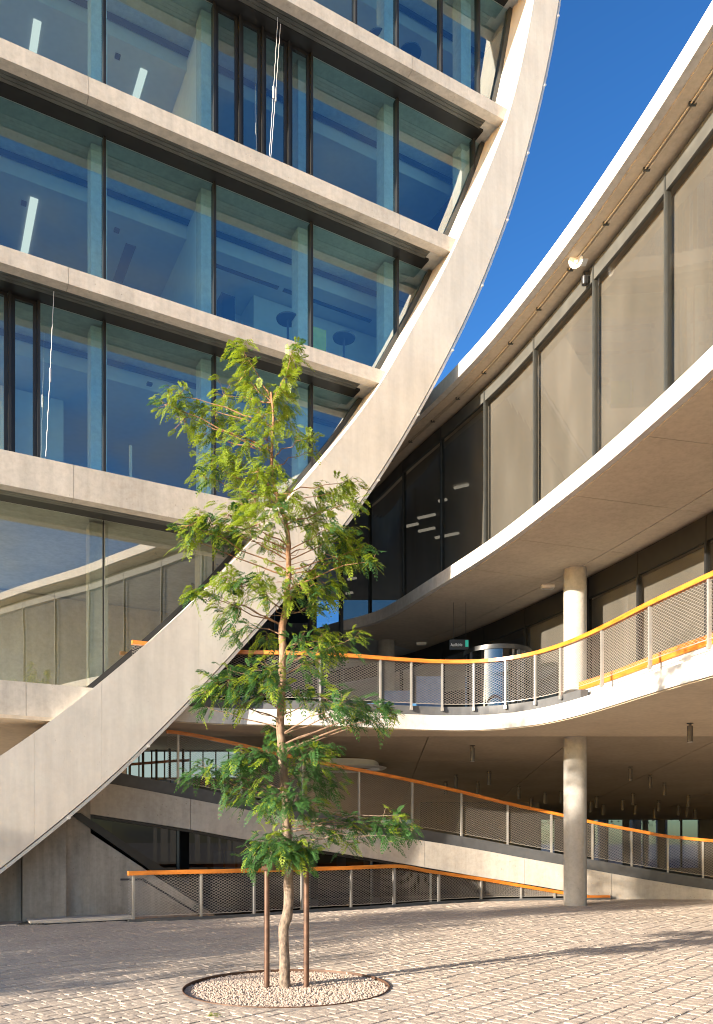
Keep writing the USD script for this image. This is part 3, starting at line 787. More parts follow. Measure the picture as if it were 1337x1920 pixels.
# pit with the stair: glass below the ramp
G_line = D_line[(px_D > 135) & (px_D < 1150)] + right_normals(D_line)[(px_D > 135) & (px_D < 1150)] * -0.14
G_bot = (D_bot[(px_D > 135) & (px_D < 1150)])
pit_glass = Thing("basement_window", "dark glass wall below the ramp looking into the sunken lower floor", "window", (-2, 19, -1))
nG = len(G_line)
pxG = CX + FOC * G_line[:, 0] / G_line[:, 1]
for a, b in ((135, 345), (345, 590), (590, 705), (705, 805), (805, 1150)):
    m = np.where((pxG >= a - 6) & (pxG <= b + 6))[0]
    if len(m) < 2:
        continue
    q = G_line[m]
    v = np.vstack([np.c_[q, np.full(len(q), -3.1)], np.c_[q, G_bot[m] + 0.03]])
    nn = len(q)
    pit_glass.part("pane", (v, np.array([[i, i + 1, nn + i + 1, nn + i] for i in range(nn - 1)])), GLASS_PIT)
    pit_glass.part("mullion", MB().bx(q[-1][0] - 0.03, q[-1][0] + 0.03, q[-1][1] - 0.05, q[-1][1] + 0.05, -3.1, G_bot[m][-1]), FRAME_GREY if a > 400 else FRAME)
pit_glass.part("head_frame", band(G_line, -0.02, 0.10, G_bot - 0.07, G_bot - 0.004), FRAME)
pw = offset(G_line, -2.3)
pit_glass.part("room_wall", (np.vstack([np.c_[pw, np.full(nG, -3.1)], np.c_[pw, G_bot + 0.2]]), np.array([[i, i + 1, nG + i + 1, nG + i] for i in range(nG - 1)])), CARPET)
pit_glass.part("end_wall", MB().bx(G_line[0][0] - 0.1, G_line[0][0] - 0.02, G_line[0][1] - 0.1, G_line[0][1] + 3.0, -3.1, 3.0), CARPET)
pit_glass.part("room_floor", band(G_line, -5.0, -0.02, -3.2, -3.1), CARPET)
for x in (410, 432, 455, 480, 640, 690):
    h_, t_ = hit_ray(offset(G_line, -2.2), x)
    if h_ is not None:
        pit_glass.part("inner_window", MB().bx(h_[0] - 0.13, h_[0] + 0.13, h_[1] - 0.05, h_[1] - 0.03, 0.85, 1.35), FLAT_BLUE)

# ================================================================== ground
ground_holes = [Polygon(np.vstack([E_line, (G_line[pxG > 200])[::-1]])).buffer(0)]
pit_poly = unary_union(ground_holes)
TREE = at(536, 1850, 9.0)[:2]
BED_R = 1.155
BED_C = np.array([(538.5 - CX) / FOC * 9.02, 9.02])
ground_poly = sbox(-300, -300, 300, 300).difference(pit_poly).difference(Point(*BED_C).buffer(BED_R, 48))
mb = MB()
for p in polys(ground_poly):
    v, f = tri2(p); mb.add((np.c_[v, np.full(len(v), -0.0035)], f))
plaza = Thing("plaza_paving", None, None, (0, 0, 0), kind="structure")
plaza.part("joint_bed", mb, SAND)
mb = MB().bx(-7, 9, 15.5, 23.5, -3.3, -3.2)
top("pit_floor", slab(pit_poly.buffer(0.3), -3.3, -3.2), UPSTAND, kind="structure")
top("pit_wall", MB().add(sheet(E_line, -3.2, -0.014)), CONC_WALL, kind="structure")

# setts laid in courses
rng = np.random.default_rng(7)
ang = math.atan2(0.747, 0.664)
ca, sa_ = math.cos(ang), math.sin(ang)
view = Polygon([(-0.48 * 5.6 - 2.5, 5.6), (0.47 * 5.6 + 3.0, 5.6), (0.47 * 24 + 3.0, 24), (-0.48 * 24 - 2.5, 24)])
keep = view.difference(pit_poly.buffer(0.09)).difference(Point(*BED_C).buffer(BED_R + 0.062, 48))
keep = keep.difference(Polygon(np.vstack([D_line, [(30, 21), (30, 40), (-20, 40), (-20, 17)]])).buffer(0.0))
wall_front = Polygon([F(-9, 0, 16.72)[:2], F(fs(252, 16.72), 0, 16.72)[:2], F(fs(252, 16.72), 0, 30)[:2], F(-9, 0, 30)[:2]])
keep = keep.difference(wall_front)
import shapely.prepared as _pp
keepP = _pp.prep(keep)
rows = []
CW = 0.138
for j in range(-70, 250):
    x = -8.0 + rng.uniform(0, .2)
    wcv = 0.0
    while x < 32:
        L = rng.uniform(0.115, 0.175)
        cx_, cy_ = x + L / 2, j * CW
        wob = 0.035 * math.sin(cx_ * 0.8 + j * 0.13) + 0.02 * math.sin(cx_ * 2.3 + j * 1.7)
        X = cx_ * ca - (cy_ + wob) * sa_; Y = cx_ * sa_ + (cy_ + wob) * ca
        if 5.6 < Y < 24.1 and keepP.contains(Point(X, Y)):
            rows.append((X, Y, L, j))
        x += L
rows = np.array(rows)
def sett(X, Y, L):
    g = 0.0045
    hl, hw = L / 2 - g * rng.uniform(0.5, 1.1), CW / 2 - g * rng.uniform(0.5, 1.15)
    base = np.array([(-hl, -hw), (hl, -hw), (hl, hw), (-hl, hw)]) + rng.uniform(-0.009, 0.009, (4, 2))
    inn = base * (1 - 0.012 / np.array([hl, hw])) + rng.uniform(-0.003, 0.003, (4, 2))
    h = rng.normal(0, 0.0016)
    tl = rng.normal(0, 0.012, 2)
    z1 = h + base @ tl; z2 = h + 0.0036 + inn @ tl
    mid = np.array([[0, 0]]) + rng.uniform(-0.012, 0.012, (1, 2))
    v = np.vstack([np.c_[base, np.full(4, -0.03)], np.c_[base, z1], np.c_[inn, z2], np.c_[mid, [h + 0.0050]]])
    f = []
    for k in range(4):
        k2 = (k + 1) % 4
        f += [[k, k2, 4 + k2], [k, 4 + k2, 4 + k], [4 + k, 4 + k2, 8 + k2], [4 + k, 8 + k2, 8 + k], [8 + k, 8 + k2, 12]]
    r = rng.normal(0, 0.035)
    c, s = math.cos(ang + r), math.sin(ang + r)
    w = v.copy()
    w[:, 0] = v[:, 0] * c - v[:, 1] * s + X; w[:, 1] = v[:, 0] * s + v[:, 1] * c + Y
    return w, np.array(f)
order = np.argsort(rows[:, 1])
# the largest in view: nearest to the camera and inside the frame
infr = [i for i in order if abs(rows[i, 0] / rows[i, 1]) < 0.445 and rows[i, 1] > 7.15]
singles = set(infr[:300])
rest = MB()
for i in range(len(rows)):
    m = sett(*rows[i, :3])
    if i in singles:
        plaza.part("sett", m, SETT)
    else:
        rest.add(m)
plaza.part("sett_field", rest, SETT, kind="stuff")
print("setts", len(rows))

for xx in (10.6, 12.0, 13.6, 14.9, 7.9):
    curved.part("outer_column", MB().bx(xx, xx + 0.42, 39.4, 39.8, -0.1, 6.0), WHITE)

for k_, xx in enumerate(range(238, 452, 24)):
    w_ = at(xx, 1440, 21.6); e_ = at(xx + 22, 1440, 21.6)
    curved.part("daylight_panel", MB().bx(w_[0], e_[0], 21.6, 21.62, w_[2] - 0.25, 4.03), DAYLIGHT)  # emissive panel stands in for the daylight behind each pane
    curved.part("window_bar", MB().bx(e_[0], e_[0] + 0.03, 21.55, 21.66, w_[2] - 0.3, 4.05), FRAME)
w_ = at(236, 1440, 21.6); e_ = at(456, 1440, 21.6)
curved.part("window_wall", MB().bx(w_[0], e_[0] + 1.5, 21.63, 21.9, 0.0, 4.07), UPSTAND)
# ================================================================== railings
def handrail(P, z, w=0.10, h=0.085):
    return band(P, -w / 2, w / 2, z - h, z)
def wires(P, z0, z1, pitch=0.100, slope=0.58, r=0.0028):
    """stainless cable mesh: two families of slanting wires between the lines z0 and z1 along P"""
    L = np.r_[0, np.cumsum(np.linalg.norm(np.diff(P, axis=0), axis=1))]
    H = float(np.max(z1 - z0)); run = H / slope
    V, Fc, n = [], [], 0
    tri = np.array([(0.0, 1.0), (0.87, -0.5), (-0.87, -0.5)]) * r
    def at_(d, h):
        x = np.interp(d, L, P[:, 0]); y = np.interp(d, L, P[:, 1])
        return np.stack([x, y, np.interp(d, L, z0) + h * (np.interp(d, L, z1) - np.interp(d, L, z0))], -1)
    for sg in (1, -1):
        for s in np.arange(-run, L[-1] + run, pitch):
            d0, d1 = (s, s + run) if sg > 0 else (s + run, s)
            t = np.linspace(0, 1, 7)
            d = d0 + (d1 - d0) * t
            # trim to the rail's length
            lo, hi = 0.0, 1.0
            if d1 != d0:
                ta, tb = sorted(((0 - d0) / (d1 - d0), (L[-1] - d0) / (d1 - d0)))
                lo, hi = max(0, ta), min(1, tb)
            if hi - lo < 0.03:
                continue
            t = np.linspace(lo, hi, 7); d = d0 + (d1 - d0) * t
            pts = at_(d, t)
            for i in range(6):
                a, b = pts[i], pts[i + 1]
                u = b - a; u /= max(np.linalg.norm(u), 1e-9)
                e = np.array([-u[1], u[0], 0]); e /= max(np.linalg.norm(e), 1e-9); g = np.cross(u, e)
                ring = tri[:, :1] * e + tri[:, 1:] * g
                V += [a + ring, b + ring]
                for k in range(3):
                    k2 = (k + 1) % 3
                    Fc += [[n + k, n + k2, n + 3 + k2], [n + k, n + 3 + k2, n + 3 + k]]
                n += 6
    return np.vstack(V), np.array(Fc)
def railing(name, label, P, z_rail, z_base, posts, post_mat=STEEL_POST, wood=WOOD, mesh=True, post_w=0.022, face=1, skirt=0.10):
    t = Thing(name, label, "railing", (*P[len(P) // 2], float(np.mean(z_base))))
    zr_ = np.broadcast_to(z_rail, len(P))
    L_ = np.r_[0, np.cumsum(np.linalg.norm(np.diff(P, axis=0), axis=1))]
    ends = [0] + [int(np.searchsorted(L_, q)) for q in np.arange(2.7, L_[-1] - 1.0, 2.7)] + [len(P) - 1]
    for i0, i1 in zip(ends[:-1], ends[1:]):            # timber lengths
        q = P[i0:i1 + 1].copy()
        if i1 < len(P) - 1:
            q[-1] -= (q[-1] - q[-2]) / np.linalg.norm(q[-1] - q[-2]) * 0.006
        t.part("handrail", handrail(q, zr_[i0:i1 + 1]), wood)
    t.part("top_cable", band(P, -0.006, 0.006, z_rail - 0.085, z_rail - 0.073), STEEL)
    t.part("bottom_cable", band(P, -0.006, 0.006, z_base + 0.03, z_base + 0.042), STEEL)
    if mesh:
        t.part("mesh_infill", wires(P, z_base + 0.035, z_rail - 0.08), STEEL, kind="stuff")
    L = np.r_[0, np.cumsum(np.linalg.norm(np.diff(P, axis=0), axis=1))]
    for k in posts:
        i = min(int(k), len(P) - 2); c = P[i] + (k - i) * (P[i + 1] - P[i])
        d = (P[i + 1] - P[i]) / np.linalg.norm(P[i + 1] - P[i]); n = np.array([d[1], -d[0]]) * 0.05
        d = d * post_w
        zr, zb = np.interp(k, np.arange(len(P)), np.broadcast_to(z_rail, len(P))), np.interp(k, np.arange(len(P)), np.broadcast_to(z_base, len(P)))
        q = [c - d - n * .6, c + d - n * .6, c + d + n * .6, c - d + n * .6]
        pp = t.part("post", MB().hexa([(*a, zb - skirt) for a in q] + [(*a, zr - 0.06) for a in q]), post_mat)
        q = [c - d * 1.4 - n * .8, c + d * 1.4 - n * .8, c + d * 1.4 + n * .2, c - d * 1.4 + n * .2]
        t.part("fixing_plate", MB().hexa([(*a, zb - skirt - 0.03) for a in q] + [(*a, zb - skirt + 0.05) for a in q]), post_mat, under=pp)
    return t
def posts_px(P, pxs):
    out = []
    for x in pxs:
        h, t = hit_ray(P, x)
        if h is not None:
            out.append(t)
    return out

# balcony railing
cB = C_edge + right_normals(C_edge) * 0.12
Lc = np.r_[0, np.cumsum(np.linalg.norm(np.diff(cB, axis=0), axis=1))]
pxC = CX + FOC * cB[:, 0] / np.maximum(cB[:, 1], 0.1)
m0 = int(np.argmax(cB[:, 1] > 6.0))
Rb = cB[m0:]
zbase = np.full(len(Rb), ZC + 0.62)
zrail = np.full(len(Rb), ZC + 0.62 + 1.09)
pc = posts_px(Rb, [600, 713, 771, 829, 888, 948, 1004, 1052, 1129, 1219, 1330])
pc = [Lq_ for Lq_ in pc]
_near = [t for t in np.arange(2, (pc[-1] if pc else 5) - 4, 5.5)]
railing("balcony_railing", "curving orange timber handrail with steel mesh along the bright balcony edge", Rb, zrail, zbase, sorted(_near + pc), post_mat=STEEL_POST)
# timber kerb on the balcony floor
kx = (pxC > 1060) | (cB[:, 1] < 14)
kb = offset(C_edge, 0.40)[(pxC > 1058) & (cB[:, 1] > 6) & (cB[:, 1] < 18.6)]
tk = Thing("timber_bench", "low bright orange timber bench edge behind the balcony mesh on the right", "bench", (*kb[len(kb) // 2], ZC + .4))
tk.part("plank", band(kb, 0.0, 0.30, ZC + 0.66, ZC + 0.84), WOOD)
tk.part("plinth", band(kb, 0.03, 0.27, ZC + 0.37, ZC + 0.659), CONC_FASC)

# ramp railing
msk = (px_D > 205) & (px_D < 1760)
Rd = RAIL_D[msk]; pxR = CX + FOC * Rd[:, 0] / Rd[:, 1]
rail_y = zcurve(pxR, [(205, 1362), (318, 1369), (420, 1387), (542, 1415), (631, 1433), (749, 1456), (860, 1481), (948, 1503), (1055, 1526), (1101, 1537), (1200, 1556), (1262, 1567), (1276, 1568), (1337, 1573.5), (1500, 1578), (1760, 1585)])
zr = EYE + (CY - rail_y) / FOC * Rd[:, 1]
zb_ = np.minimum(D_base[msk] + 0.04, zr - 0.6)
start = pxR > 312
railing("ramp_railing", "long sloping orange handrail with steel mesh on top of the concrete ramp beam", Rd[start], zr[start], zb_[start],
        posts_px(Rd[start], [334, 452, 567, 673, 773, 865, 952, 1034, 1111, 1184, 1252, 1318]))
low = ~start
if low.sum() > 2:
    idx = np.where(pxR < 335)[0]
    ztail = zr[idx] - np.linspace(0.75, 0.0, len(idx))
# railing on the far side of the ramp
pb = np.array([at(228, 1445, 20.6)[:2], at(300, 1440, 21.2)[:2], at(400, 1440, 22.0)[:2], at(470, 1440, 22.6)[:2]])
pb = resample(pb, 0.3); n_ = len(pb)
zr2 = EYE + (CY - np.interp(CX + FOC * pb[:, 0] / pb[:, 1], [228, 330, 470], [1432, 1424, 1421])) / FOC * pb[:, 1]
tb = Thing("landing_railing", "brown handrail with dark upright bars on the far side of the ramp landing", "railing", (*pb[n_ // 2], 3.4))
tb.part("handrail", handrail(pb, zr2, 0.06, 0.07), WOOD_DARK)
tb.part("base_beam", band(pb, -0.05, 0.05, zr2 - 0.85, zr2 - 0.52), FLAT_BLUE)
for x in range(244, 470, 25):
    h, t = hit_ray(pb, x)
    if h is not None:
        z = np.interp(t, np.arange(n_), zr2)
        tb.part("bar", MB().bx(h[0] - 0.03, h[0] + 0.03, h[1] - 0.05, h[1] - 0.02, z - 0.62, z + 0.30), FRAME)
tb.part("deck_edge", band(pb, -0.15, 1.8, zr2 - 1.2, zr2 - 0.86), UPSTAND)

# plaza railing round the pit
pxE = CX + FOC * E_line[:, 0] / E_line[:, 1]
yE = zcurve(pxE, [(228, 1634), (300, 1632), (500, 1628), (650, 1624), (745, 1621), (800, 1630), (900, 1645), (1055, 1671), (1115, 1680), (1150, 1683)])
zE = np.maximum(EYE + (CY - yE) / FOC * E_line[:, 1], 0.12)
bE = np.full(len(E_line), 0.075)
railing("plaza_railing", "orange handrail on mesh panels at plaza level, guarding the sunken stair behind the tree", E_line, zE, np.minimum(bE, zE - 0.1),
        posts_px(E_line, [250, 377, 476, 566, 658, 739, 823, 902, 977, 1040]), skirt=0.06)
top("kerb_edge", band(E_line, -0.05, 0.07, -0.02, 0.055), UPSTAND, kind="structure")
# stair handrail against the flank wall
t = Thing("stair_handrail", "black handrail running level and then down the sunken stair flank wall", "handrail", F(fs(250, 17.3), 0, 17.3))
pts = [at(226, 1649, 16.55), at(268, 1649, 16.6), at(374, 1715, 16.95), at(400, 1733, 17.05)]
t.part("bar", tube(pts, 0.022, 8), BLACK)
t.part("bracket", tube([pts[1] + np.array([0, 0, -.02]), pts[1] + np.array([0.0, 0.3, -0.1])], 0.01, 6), BLACK)
w = at(369, 1701, 17.3)
top("wall_lamp", trimesh.util.concatenate([trimesh.Trimesh(*lathe([(0.0, 0), (0.06, 0), (0.075, .03), (0.06, .06), (0, .06)], 0, 0, 20)).apply_transform(trimesh.transformations.rotation_matrix(math.pi / 2, (1, 0, 0))).apply_translation(w)]),
    FRAME_GREY, "small round metal fitting low behind the plaza railing mesh", "wall fitting", smooth=30)
# drain grate at the foot of the base wall
g0 = at(44, 1733, 15.9)
t = Thing("drain_grate", "dark drain grate in the paving at the foot of the concrete wall", "drain", (g0[0], 15.75, 0))
for k in range(9):
    x = g0[0] + 0.055 * k
    t.part("bar", MB().bx(x, x + 0.03, 15.60, 16.05, -0.012, 0.018), BLACK)
t.part("pit", MB().bx(g0[0] - 0.02, g0[0] + 0.50, 15.58, 16.07, -0.012, 0.004), BLACK)
slotc = [F(fs(70, 16.6), 0, 16.6), F(fs(246, 16.6), 0, 16.6)]
t.part("slot", band(np.array([c[:2] for c in slotc]), -0.03, 0.03, -0.012, 0.02), BLACK)

# ================================================================== tree
tree = Thing("young_tree", "young feathery leaved tree with a slim bent trunk between two brown posts", "tree", (*TREE, 0))
R = np.random.default_rng(21)
TY = 9.0
tr_px = [(535, 1862, 20), (534, 1845, 21), (533, 1800, 19), (531, 1755, 18.5), (531, 1735, 20), (537, 1722, 22), (540, 1708, 19), (541, 1670, 18.5), (540, 1620, 17.5),
         (538, 1560, 17), (535, 1490, 17), (530, 1420, 16), (526, 1360, 15), (529, 1290, 14), (530, 1210, 13.5), (528, 1172, 13.5), (536, 1140, 12.5), (540, 1080, 10.5), (541, 1010, 8.5),
         (534, 970, 7.5), (518, 925, 7), (509, 880, 6), (511, 830, 5.2), (514, 780, 4.5), (509, 740, 3.6)]
tp = np.array([at(x, y, TY) for x, y, r in tr_px]); trr = np.array([r * 0.5 / FOC * TY * 1.0 for _, _, r in tr_px])
Lt = np.r_[0, np.cumsum(np.linalg.norm(np.diff(tp, axis=0), axis=1))]
tt = np.linspace(0, Lt[-1], 120)
TP = np.stack([np.interp(tt, Lt, tp[:, k]) for k in range(3)], 1); TR = np.interp(tt, Lt, trr)
from scipy.ndimage import gaussian_filter1d
TP[:, 0] = gaussian_filter1d(TP[:, 0], 0.8); TR = gaussian_filter1d(TR, 0.7)
TP[:, 1] += 0.05 * np.sin(tt * 1.7)
v, f = tube(TP, TR, 12)
v = v + (meshkit.fbm(v * 14, 3, 5)[:, None] - 0.5) * 0.02 * np.array([1, 1, 0])
tree.part("trunk", (v, f), BARK, smooth=50)
def trunk_at(z):
    i = int(np.argmin(abs(TP[:, 2] - z))); return TP[i]

_b = [  # (px, py, side depth, spread, count): clumps of fronds the photo shows
    (335, 742, -.2, 22, 20), (312, 760, -.3, 16, 12), (345, 785, -.1, 20, 16), (375, 765, 0, 22, 18), (420, 745, .2, 20, 18), (405, 790, .1, 22, 18), (385, 815, 0, 18, 12), (440, 790, .2, 20, 14),
    (445, 650, 0, 12, 12), (462, 675, 0, 17, 18), (458, 705, .1, 16, 14), (472, 730, 0, 20, 18), (556, 645, -.1, 12, 12), (548, 675, 0, 17, 20), (538, 705, -.1, 15, 16), (530, 735, 0, 18, 16),
    (505, 745, .3, 24, 20), (490, 780, -.3, 26, 26), (525, 790, .3, 22, 18), (460, 815, -.2, 24, 20), (500, 825, -.2, 22, 20), (535, 760, .2, 20, 14), (580, 822, -.1, 12, 9), (560, 820, 0, 12, 6), (585, 845, -.1, 8, 4),
    (420, 850, -.3, 24, 20), (395, 870, -.3, 20, 16), (385, 895, -.2, 18, 10), (450, 870, -.2, 26, 22), (485, 885, -.4, 26, 24), (440, 895, .1, 20, 12), (520, 880, .3, 18, 12), (505, 910, -.3, 24, 22), (480, 935, -.3, 26, 22),
    (355, 985, -.3, 18, 18), (375, 965, -.3, 18, 16), (350, 1010, -.3, 14, 12), (400, 990, -.2, 24, 24), (430, 965, -.1, 24, 22), (455, 945, -.1, 22, 20), (440, 1005, .1, 24, 20), (480, 985, -.3, 26, 24), (520, 960, -.4, 26, 26),
    (545, 925, -.4, 22, 20), (570, 955, .3, 24, 20), (510, 1005, .2, 24, 16), (590, 985, .3, 26, 20), (655, 905, .2, 18, 16), (635, 925, .2, 18, 16), (612, 940, .3, 20, 14), (665, 940, .2, 12, 10), (600, 915, .3, 14, 8),
    (620, 990, -.1, 26, 20), (650, 1010, 0, 24, 18), (680, 1030, 0, 18, 14), (700, 1048, 0, 12, 10), (660, 1045, .1, 18, 14), (630, 1045, .2, 26, 20), (600, 1020, .2, 24, 16), (640, 1000, .1, 20, 12),
    (365, 1108, -.2, 12, 10), (390, 1112, -.2, 16, 12), (425, 1085, -.2, 22, 22), (455, 1100, -.3, 24, 24), (440, 1130, -.2, 22, 16), (485, 1085, -.4, 24, 24), (500, 1115, -.4, 22, 18), (420, 1150, -.1, 18, 8), (550, 1085, -.3, 22, 18), (575, 1110, .3, 24, 20), (610, 1108, .3, 22, 18), (590, 1080, .3, 22, 14), (625, 1090, .2, 16, 12), (545, 1120, -.4, 16, 14), (590, 1135, .2, 18, 10),
    (440, 1190, .3, 18, 12), (460, 1175, .4, 16, 8), (500, 1200, .4, 20, 12), (565, 1200, -.3, 22, 16), (600, 1195, -.1, 24, 22), (635, 1200, 0, 22, 20), (665, 1195, 0, 14, 12), (600, 1235, .1, 22, 14), (570, 1240, .4, 20, 10), (620, 1215, 0, 20, 12), (590, 1260, .2, 14, 8),
    (385, 1300, -.1, 16, 14), (400, 1280, -.2, 22, 18), (430, 1275, -.3, 24, 24), (470, 1265, -.5, 26, 28), (505, 1255, -.5, 24, 26), (515, 1280, -.5, 22, 20), (440, 1310, -.1, 22, 14), (380, 1325, 0, 10, 8), (490, 1300, -.3, 20, 14),
    (560, 1300, -.3, 24, 16), (600, 1305, -.3, 26, 22), (640, 1320, -.4, 26, 26), (680, 1325, -.4, 26, 26), (715, 1330, -.4, 20, 18), (738, 1335, -.4, 10, 8), (660, 1345, -.2, 22, 14), (700, 1350, -.3, 18, 10), (610, 1335, .1, 18, 12),
    (517, 1365, .2, 14, 12), (515, 1390, .2, 12, 8), (355, 1450, -.1, 14, 12), (385, 1440, -.2, 18, 14), (415, 1445, -.2, 20, 16), (440, 1425, -.3, 22, 20), (470, 1415, -.3, 24, 22), (500, 1410, -.4, 22, 18), (430, 1470, .1, 22, 16), (465, 1470, -.1, 24, 20), (450, 1495, .2, 20, 12), (490, 1450, -.3, 22, 16),
    (560, 1400, -.3, 24, 20), (590, 1405, -.3, 24, 22), (620, 1405, -.3, 18, 16), (600, 1440, .1, 26, 20), (565, 1450, .2, 22, 14), (630, 1470, .3, 22, 14), (600, 1480, .3, 22, 14), (520, 1490, -.5, 24, 24), (555, 1500, -.5, 26, 24), (580, 1510, -.3, 22, 16), (490, 1510, -.2, 20, 12),
    (600, 1545, .1, 24, 16), (630, 1560, .1, 24, 18), (650, 1540, .1, 22, 16), (680, 1545, -.1, 24, 20), (715, 1545, -.2, 24, 22), (745, 1545, -.2, 20, 18), (772, 1555, -.2, 14, 12), (750, 1530, -.2, 14, 10), (655, 1580, .1, 18, 10), (740, 1570, -.2, 14, 8),
    (475, 1600, -.2, 18, 16), (495, 1575, -.3, 20, 20), (515, 1560, -.4, 18, 16), (510, 1600, -.4, 22, 24), (545, 1595, -.5, 22, 24), (570, 1600, -.4, 18, 20), (530, 1575, -.5, 20, 18), (490, 1615, -.2, 12, 8), (560, 1580, -.4, 18, 14), (580, 1590, -.3, 14, 10)]
def frond(base, d, length, droop, seed):
    """a fern-like leaf: a drooping midrib with paired, deeply cut narrow leaflets"""
    q = np.random.default_rng(seed)
    d = d / np.linalg.norm(d)
    side = np.cross(d, [0, 0, 1.0]); side /= max(np.linalg.norm(side), 1e-6)
    roll = q.uniform(-0.7, 0.7)
    up = np.cross(side, d)
    side = side * math.cos(roll) + up * math.sin(roll)
    n = 8
    V, Fq = [], []
    t = np.linspace(0, 1, n + 1)
    mid = base + d * (t * length)[:, None] - np.array([0, 0, 1.0]) * (droop * length * t ** 2)[:, None]
    def quad(a, b, w0, w1, nrm):
        i = len(V)
        V.extend([a - nrm * w0, a + nrm * w0, b + nrm * w1, b - nrm * w1])
        Fq.extend([[i, i + 1, i + 2], [i, i + 2, i + 3]])
    for i in range(n):
        u = mid[i + 1] - mid[i]
        quad(mid[i], mid[i + 1], 0.0016, 0.0014, np.cross(u / np.linalg.norm(u), np.cross(side, u / np.linalg.norm(u))) * 1.0)
    for i in range(1, n + 1):
        for s in (-1, 1):
            wl = length * 0.36 * (math.sin(math.pi * (0.18 + 0.78 * t[i])) ** 0.8) * q.uniform(0.8, 1.15)
            u = mid[min(i + 1, n)] - mid[max(i - 1, 0)]; u /= np.linalg.norm(u)
            dirn = u * 0.72 + side * s * 0.75 + np.array([0, 0, q.uniform(-0.25, 0.1)]); dirn /= np.linalg.norm(dirn)
            a = mid[i]; b = a + dirn * wl * 0.55; c = a + dirn * wl - np.array([0, 0, wl * 0.12])
            nr = np.cross(dirn, np.cross(u, dirn)); nr = u - dirn * np.dot(u, dirn); nr /= max(np.linalg.norm(nr), 1e-6)
            w = length * 0.042
            j = len(V)
            V.extend([a, b - nr * w, b + nr * w, c]); Fq.extend([[j, j + 1, j + 2], [j + 2, j + 1, j + 3]])
            # two side lobes
            for e, k in ((0.35, -1), (0.5, 1)):
                p0 = a + dirn * wl * e
                p1 = p0 + (dirn * 0.75 + nr * 0.65 * k) * wl * 0.42
                j = len(V)
                V.extend([p0 - dirn * w * .9, p0 + dirn * w * .9, p1]); Fq.extend([[j, j + 1, j + 2]])
    return np.array(V), np.array(Fq)
fronds = []
twigs = MB(); branches = []
for ci_, (x, y, dep, spread, cnt) in enumerate(_b):
    Yc = TY + dep * 0.95 + R.uniform(-0.12, 0.12)
    c = at(x, y, Yc)
    # the limb that carries the clump leaves the trunk lower down
    base = trunk_at(min(c[2] - 0.10 - 0.22 * abs(c[0] - trunk_at(c[2])[0]), TP[-1, 2] - 0.1) if c[2] > 2.2 else c[2] - 0.05)
    midp = (base + c) / 2 + np.array([0, 0, 0.03]) + R.normal(0, 0.025, 3)
    reach = np.linalg.norm(c - base)
    if ci_ % 2 == 0 or reach > 0.7:
        tq = np.linspace(0, 1, 7)[:, None]
        br = (1 - tq) ** 2 * base + 2 * tq * (1 - tq) * midp + tq ** 2 * c + R.normal(0, 0.012, (7, 3)) * (tq > 0) 
        branches.append(tube(br, np.linspace(0.005 + 0.005 * reach, 0.002, 7), 5))
    out = c - trunk_at(c[2]); out[2] = 0; out /= max(np.linalg.norm(out), 1e-6)
    s_m = spread / FOC * TY
    for k in range(int(cnt * 1.65)):
        off = R.normal(0, 1, 3) * s_m * np.array([0.62, 0.75, 0.50])
        p = c + off
        d = out * R.uniform(0.1, 0.9) + off / max(np.linalg.norm(off), 1e-6) * 0.6 + R.normal(0, 0.35, 3) + np.array([0, 0, 0.10])
        Lf = R.uniform(0.11, 0.21) * (0.85 if y < 800 else 1.0)
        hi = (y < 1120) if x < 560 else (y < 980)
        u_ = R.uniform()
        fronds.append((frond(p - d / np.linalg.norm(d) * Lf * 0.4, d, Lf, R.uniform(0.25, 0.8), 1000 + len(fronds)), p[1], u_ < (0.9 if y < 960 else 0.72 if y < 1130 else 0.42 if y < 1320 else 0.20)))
        if k % 4 == 0:
            twigs.add(tube([c, (c + p) / 2 + R.normal(0, .01, 3), p], [0.003, 0.0025, 0.0015], 3))
for br in branches:
    tree.part("branch", br, BARK)
# bare twigs on the upper trunk
for z in np.linspace(4.2, 5.0, 16):
    a = trunk_at(z); th = R.uniform(0, 6.28)
    b = a + np.array([math.cos(th), math.sin(th), R.uniform(-.1, .5)]) * R.uniform(0.15, 0.32)
    twigs.add(tube([a, (a + b) / 2 + R.normal(0, .015, 3), b], [0.004, 0.003, 0.0015], 4))
tree.part("twigs", twigs, BARK, kind="stuff")
near = sorted(range(len(fronds)), key=lambda i: fronds[i][1])[:300]
ns = set(near)
bulk = {True: MB(), False: MB()}
for i, (m, yy, hi) in enumerate(fronds):
    if i in ns:
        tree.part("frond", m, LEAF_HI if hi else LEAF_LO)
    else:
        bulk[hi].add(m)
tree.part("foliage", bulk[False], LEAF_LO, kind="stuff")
tree.part("sunlit_foliage", bulk[True], LEAF_HI, kind="stuff")
print("fronds", len(fronds))

